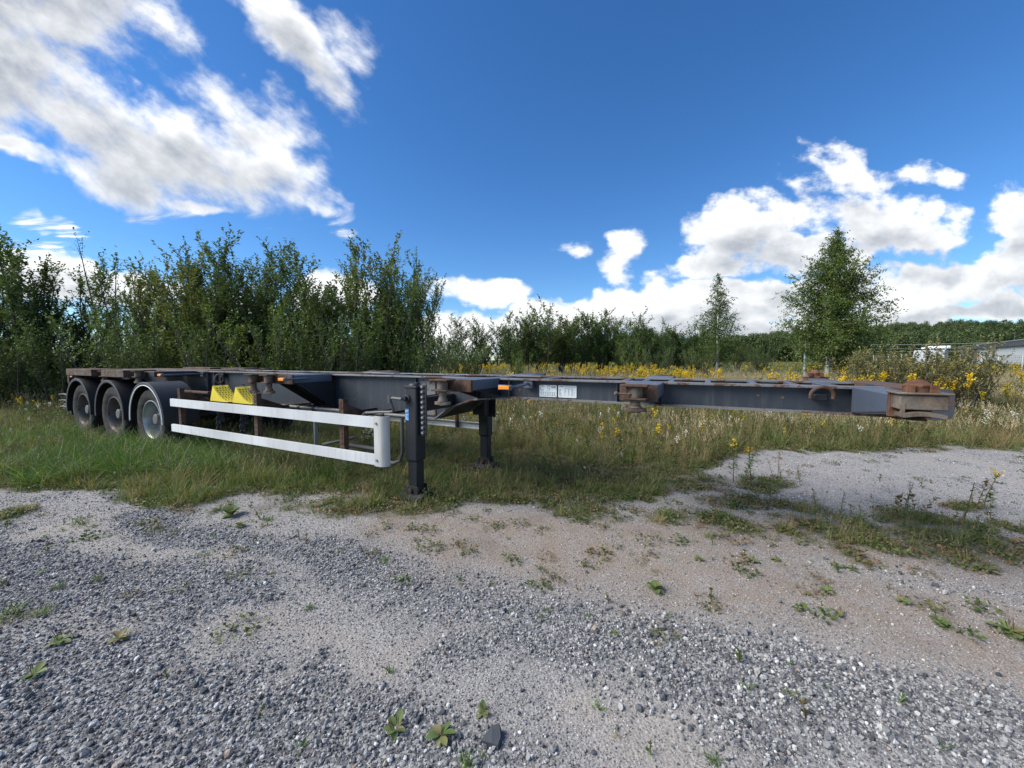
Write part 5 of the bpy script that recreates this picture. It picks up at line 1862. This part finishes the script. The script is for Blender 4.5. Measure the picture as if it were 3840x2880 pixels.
def weeds():
    P = [(1485, 2735, 1.0, 7, 5, 'bright green plantain left of the pair at the bottom centre'),
         (1655, 2760, 1.05, 8, 3, 'plantain with broad leaves beside the dark flat stone'),
         (1812, 2672, .75, 6, 4, 'small plantain above the dark flat stone'),
         (225, 2420, .95, 8, 4, 'plantain with upright brown spikes in the left gravel'),
         (445, 2410, 1.0, 8, 2, 'pale plantain with spread leaves in the left gravel'),
         (130, 2545, .85, 9, 3, 'reddish plantain near the left frame edge'),
         (3700, 2140, 1.2, 9, 5, 'plantain with dark spikes near the right frame edge'),
         (3790, 2370, 1.25, 10, 6, 'largest plantain at the right frame edge'),
         (3520, 2330, .9, 8, 2, 'plantain on brown sand left of the largest one'),
         (3145, 2310, .7, 7, 2, 'small plantain on the sand above the gravel band'),
         (3100, 2225, .8, 8, 1, 'pale rosette on the bare brown sand'),
         (3390, 2260, .8, 9, 1, 'brown withered rosette on the sand at right'),
         (2820, 2110, .9, 8, 2, 'rosette at the left end of the brown sand'),
         (2910, 2105, .7, 7, 1, 'small rosette right of the brown sand hollow'),
         (3130, 2130, .7, 7, 2, 'rosette with a thin spike in the middle of the sand'),
         (3190, 2140, .8, 7, 2, 'rosette right of the one with the thin spike'),
         (2620, 2105, .7, 7, 0, 'small grey-green rosette left on the brown sand'),
         (2840, 1985, .8, 8, 2, 'pale rosette below the weedy patch'),
         (2985, 2000, .8, 8, 3, 'yellowish rosette below the weedy patch'),
         (3380, 2070, .9, 8, 3, 'rosette below the green mat at right')]
    for a in P:
        rosette('plantain_weed', *a)
    rosette('burdock', 2455, 2215, .75, 8, 0, 'dark leafy weed where gravel meets brown sand', 'weed', None, BIGLEAF)
    rosette('burdock', 865, 1935, 1.15, 11, 0, 'leafy green weed at the gravel edge before the white rail', 'weed', None, BIGLEAF)
    rosette('burdock', 900, 1975, .6, 8, 2, 'low dark weed just below the leafy one before the rail', 'weed', None, BIGLEAF)
    # grass tufts in the gravel
    tm = [tuft(46, .07, .003, .03, .1, 1.2, .5, M_LONGG) for _ in range(2)] + [tuft(40, .08, .003, .035, .1, 1.1, .5, M_GRASS)]
    G = [(1160, 2280, .8, 0, 'bright small grass tuft alone on the pale sand'), (1440, 2105, 1.0, 1, 'dark green grass tuft in the centre gravel'), (300, 1970, 1.5, 2, 'dark grass tuft in the left gravel near the grass edge'), (40, 2310, 1.6, 2, 'yellow-green grass clump at the left frame edge'),
         (160, 2310, 1.2, 2, 'yellowish tuft right of the clump at the left edge'), (365, 2175, .9, 2, 'small tuft in the left gravel band'), (220, 2205, 1.0, 2, 'straw-green tuft left of the pale track'), (1005, 1950, 1.3, 0, 'tuft right of the leafy weed before the rail'), (1020, 2180 - 20, .6, 2, 'little tuft on the gravel left of centre'),
         (2305, 2380, .7, 2, 'brownish tuft in the dark gravel band'), (2055, 2290, .6, 2, 'tiny brown tuft left in the dark gravel band'), (1750, 2865, 1.0, 0, 'grass tuft at the bottom edge below the plantains'), (2680, 2855, .8, 0, 'green tuft at the bottom edge right of centre'), (2480, 1960, 1.6, 2, 'straw-coloured tuft at the edge of the weedy patch'), (2660, 2010, 1.2, 2, 'orange-brown tuft on the sand')]
    for px, py, s, k, lab in G:
        g = gp(px, py)
        o = link('grass_tuft', tm[k], None, (g[0], g[1], float(gz(*g))), (0, 0, rng.uniform(0, 6)))
        o.scale = (s, s, s)
        tag(o, lab, 'grass tuft', 'grass tufts in the gravel')
    # taller flowering weeds
    fl = [forb(.46, 40, .075, .012, M_HERB, M_GOLD, 30, 5) for _ in range(3)]
    lf = [forb(.42, 60, .065, .010, M_LONGG, None) for _ in range(2)]
    T_ = [(3690, 1880, fl[0], .85, 'yellow-flowered ragwort alone near the right frame edge'), (3650, 1900, lf[0], .5, 'bushy green weed at the foot of the ragwort'),
          (2790, 1800, lf[1], 1.15, 'tall leafy weed in the middle of the weedy patch'), (2815, 1805, fl[1], 1.05, 'yellow-flowered weed right of the tall leafy one'), (2750, 1790, fl[2], 1.1, 'yellow-flowered weed left of the tall leafy one'),
          (2930, 1810, lf[0], .6, 'low green weed right in the weedy patch'), (3000, 1800, lf[1], .55, 'light green weed at the right end of the weedy patch'), (2620, 1790, lf[0], .8, 'green weed at the left end of the weedy patch'),
          (2370, 1740, lf[1], 1.4, 'dark-stemmed weed right of the far landing leg'), (2300, 1750, fl[0], 1.2, 'thin flowering weed nearest the far landing leg'), (2440, 1735, fl[1], 1.3, 'flowering weed under the third twist lock'), (3150, 1930, lf[0], .6, 'spreading green weed on the right mat'), (3230, 1960, lf[1], .5, 'feathery green weed right on the mat'), (3060, 1900, lf[1], .6, 'grey-green weed left on the mat')]
    for px, py, me, s, lab in T_:
        g = gp(px, py)
        o = link('flowering_weed', me, None, (g[0], g[1], float(gz(*g))), (0, 0, rng.uniform(0, 6)))
        o.scale = (s * 1.15, s * 1.15, s)
        tag(o, lab, 'weed', 'tall weeds beside the trailer')
    # dead bleached stalks
    for px, py, s, lab in ((1705, 1690, .8, 'bleached bundle of dead stalks behind the near landing leg'), (2260, 1780, 1.0, 'pale dry branching stalks under the gooseneck')):
        lb = LB()
        for k in range(11):
            d = dirs(1, .1, .75)[0]
            lb.stem(curve(disc(1, .08)[0], d, rng.uniform(.3, .65), -.2, 5, .08), .0045, .002, 0, 4, rng.uniform(0, 1))
        g = gp(px, py)
        o = link('dead_stalks', lb.mesh('dead_stalks', [M_PALE]), None, (g[0], g[1], float(gz(*g))), (0, 0, 0)); o.scale = (s, s, s)
        tag(o, lab, 'dead plant')
    # white clover / yarrow flowers below the rail
    lb = LB()
    for k in range(26):
        b = disc(1, .22)[0]; h = rng.uniform(.28, .52)
        lb.stem(np.array([b, b + [.01, .0, h * .5], b + [.02, .01, h]]), .003, .002, 1, 4)
        kk = 12
        lb.leaves(b + [.02, .01, h] + rng.normal(0, .012, (kk, 3)), dirs(kk, .3, 1.4), np.full(kk, .022), np.full(kk, .02), 0)
        lb.leaves(b * np.ones((8, 1)) + np.array([.01, 0, 0]) + np.stack([np.zeros(8), np.zeros(8), rng.uniform(.05, h, 8)], -1), dirs(8, .5, 1.4), np.full(8, .07), np.full(8, .02), 2)
    c = t_world(4.7, 1.5, 0)
    o = link('yarrow', lb.mesh('yarrow', [M_WFLOWER, M_STEM, M_HERB]), None, (c[0], c[1], float(gz(c[0], c[1]))))
    tag(o, 'white yarrow flowers seen between the two white guard rails', 'flowers')
    # dark flat stone
    bm = bmesh.new()
    poly = [(-.055, -.01), (-.01, -.035), (.012, -.05), (.03, -.02), (.035, .03), (.0, .028)]
    lo = [bm.verts.new((x * 1.05, y * 1.05, -.01)) for x, y in poly]; hi = [bm.verts.new((x * .9, y * .9, .014 + .01 * (y > 0))) for x, y in poly]
    bm.faces.new(lo[::-1]); bm.faces.new(hi)
    for i in range(6): bm.faces.new((lo[i], lo[(i + 1) % 6], hi[(i + 1) % 6], hi[i]))
    me = bpy.data.meshes.new('flat_stone'); bm.to_mesh(me); bm.free()
    me.materials.append(simple('dark_slate_stone', (.035, .042, .05), .7, 0, .4, 30))
    g = gp(1850, 2772)
    tag(link('flat_stone', me, None, (g[0], g[1], float(gz(*g)) + .012), (.1, -.1, .2)), 'dark flat triangular stone right of the bottom plantains', 'stone')


weeds()
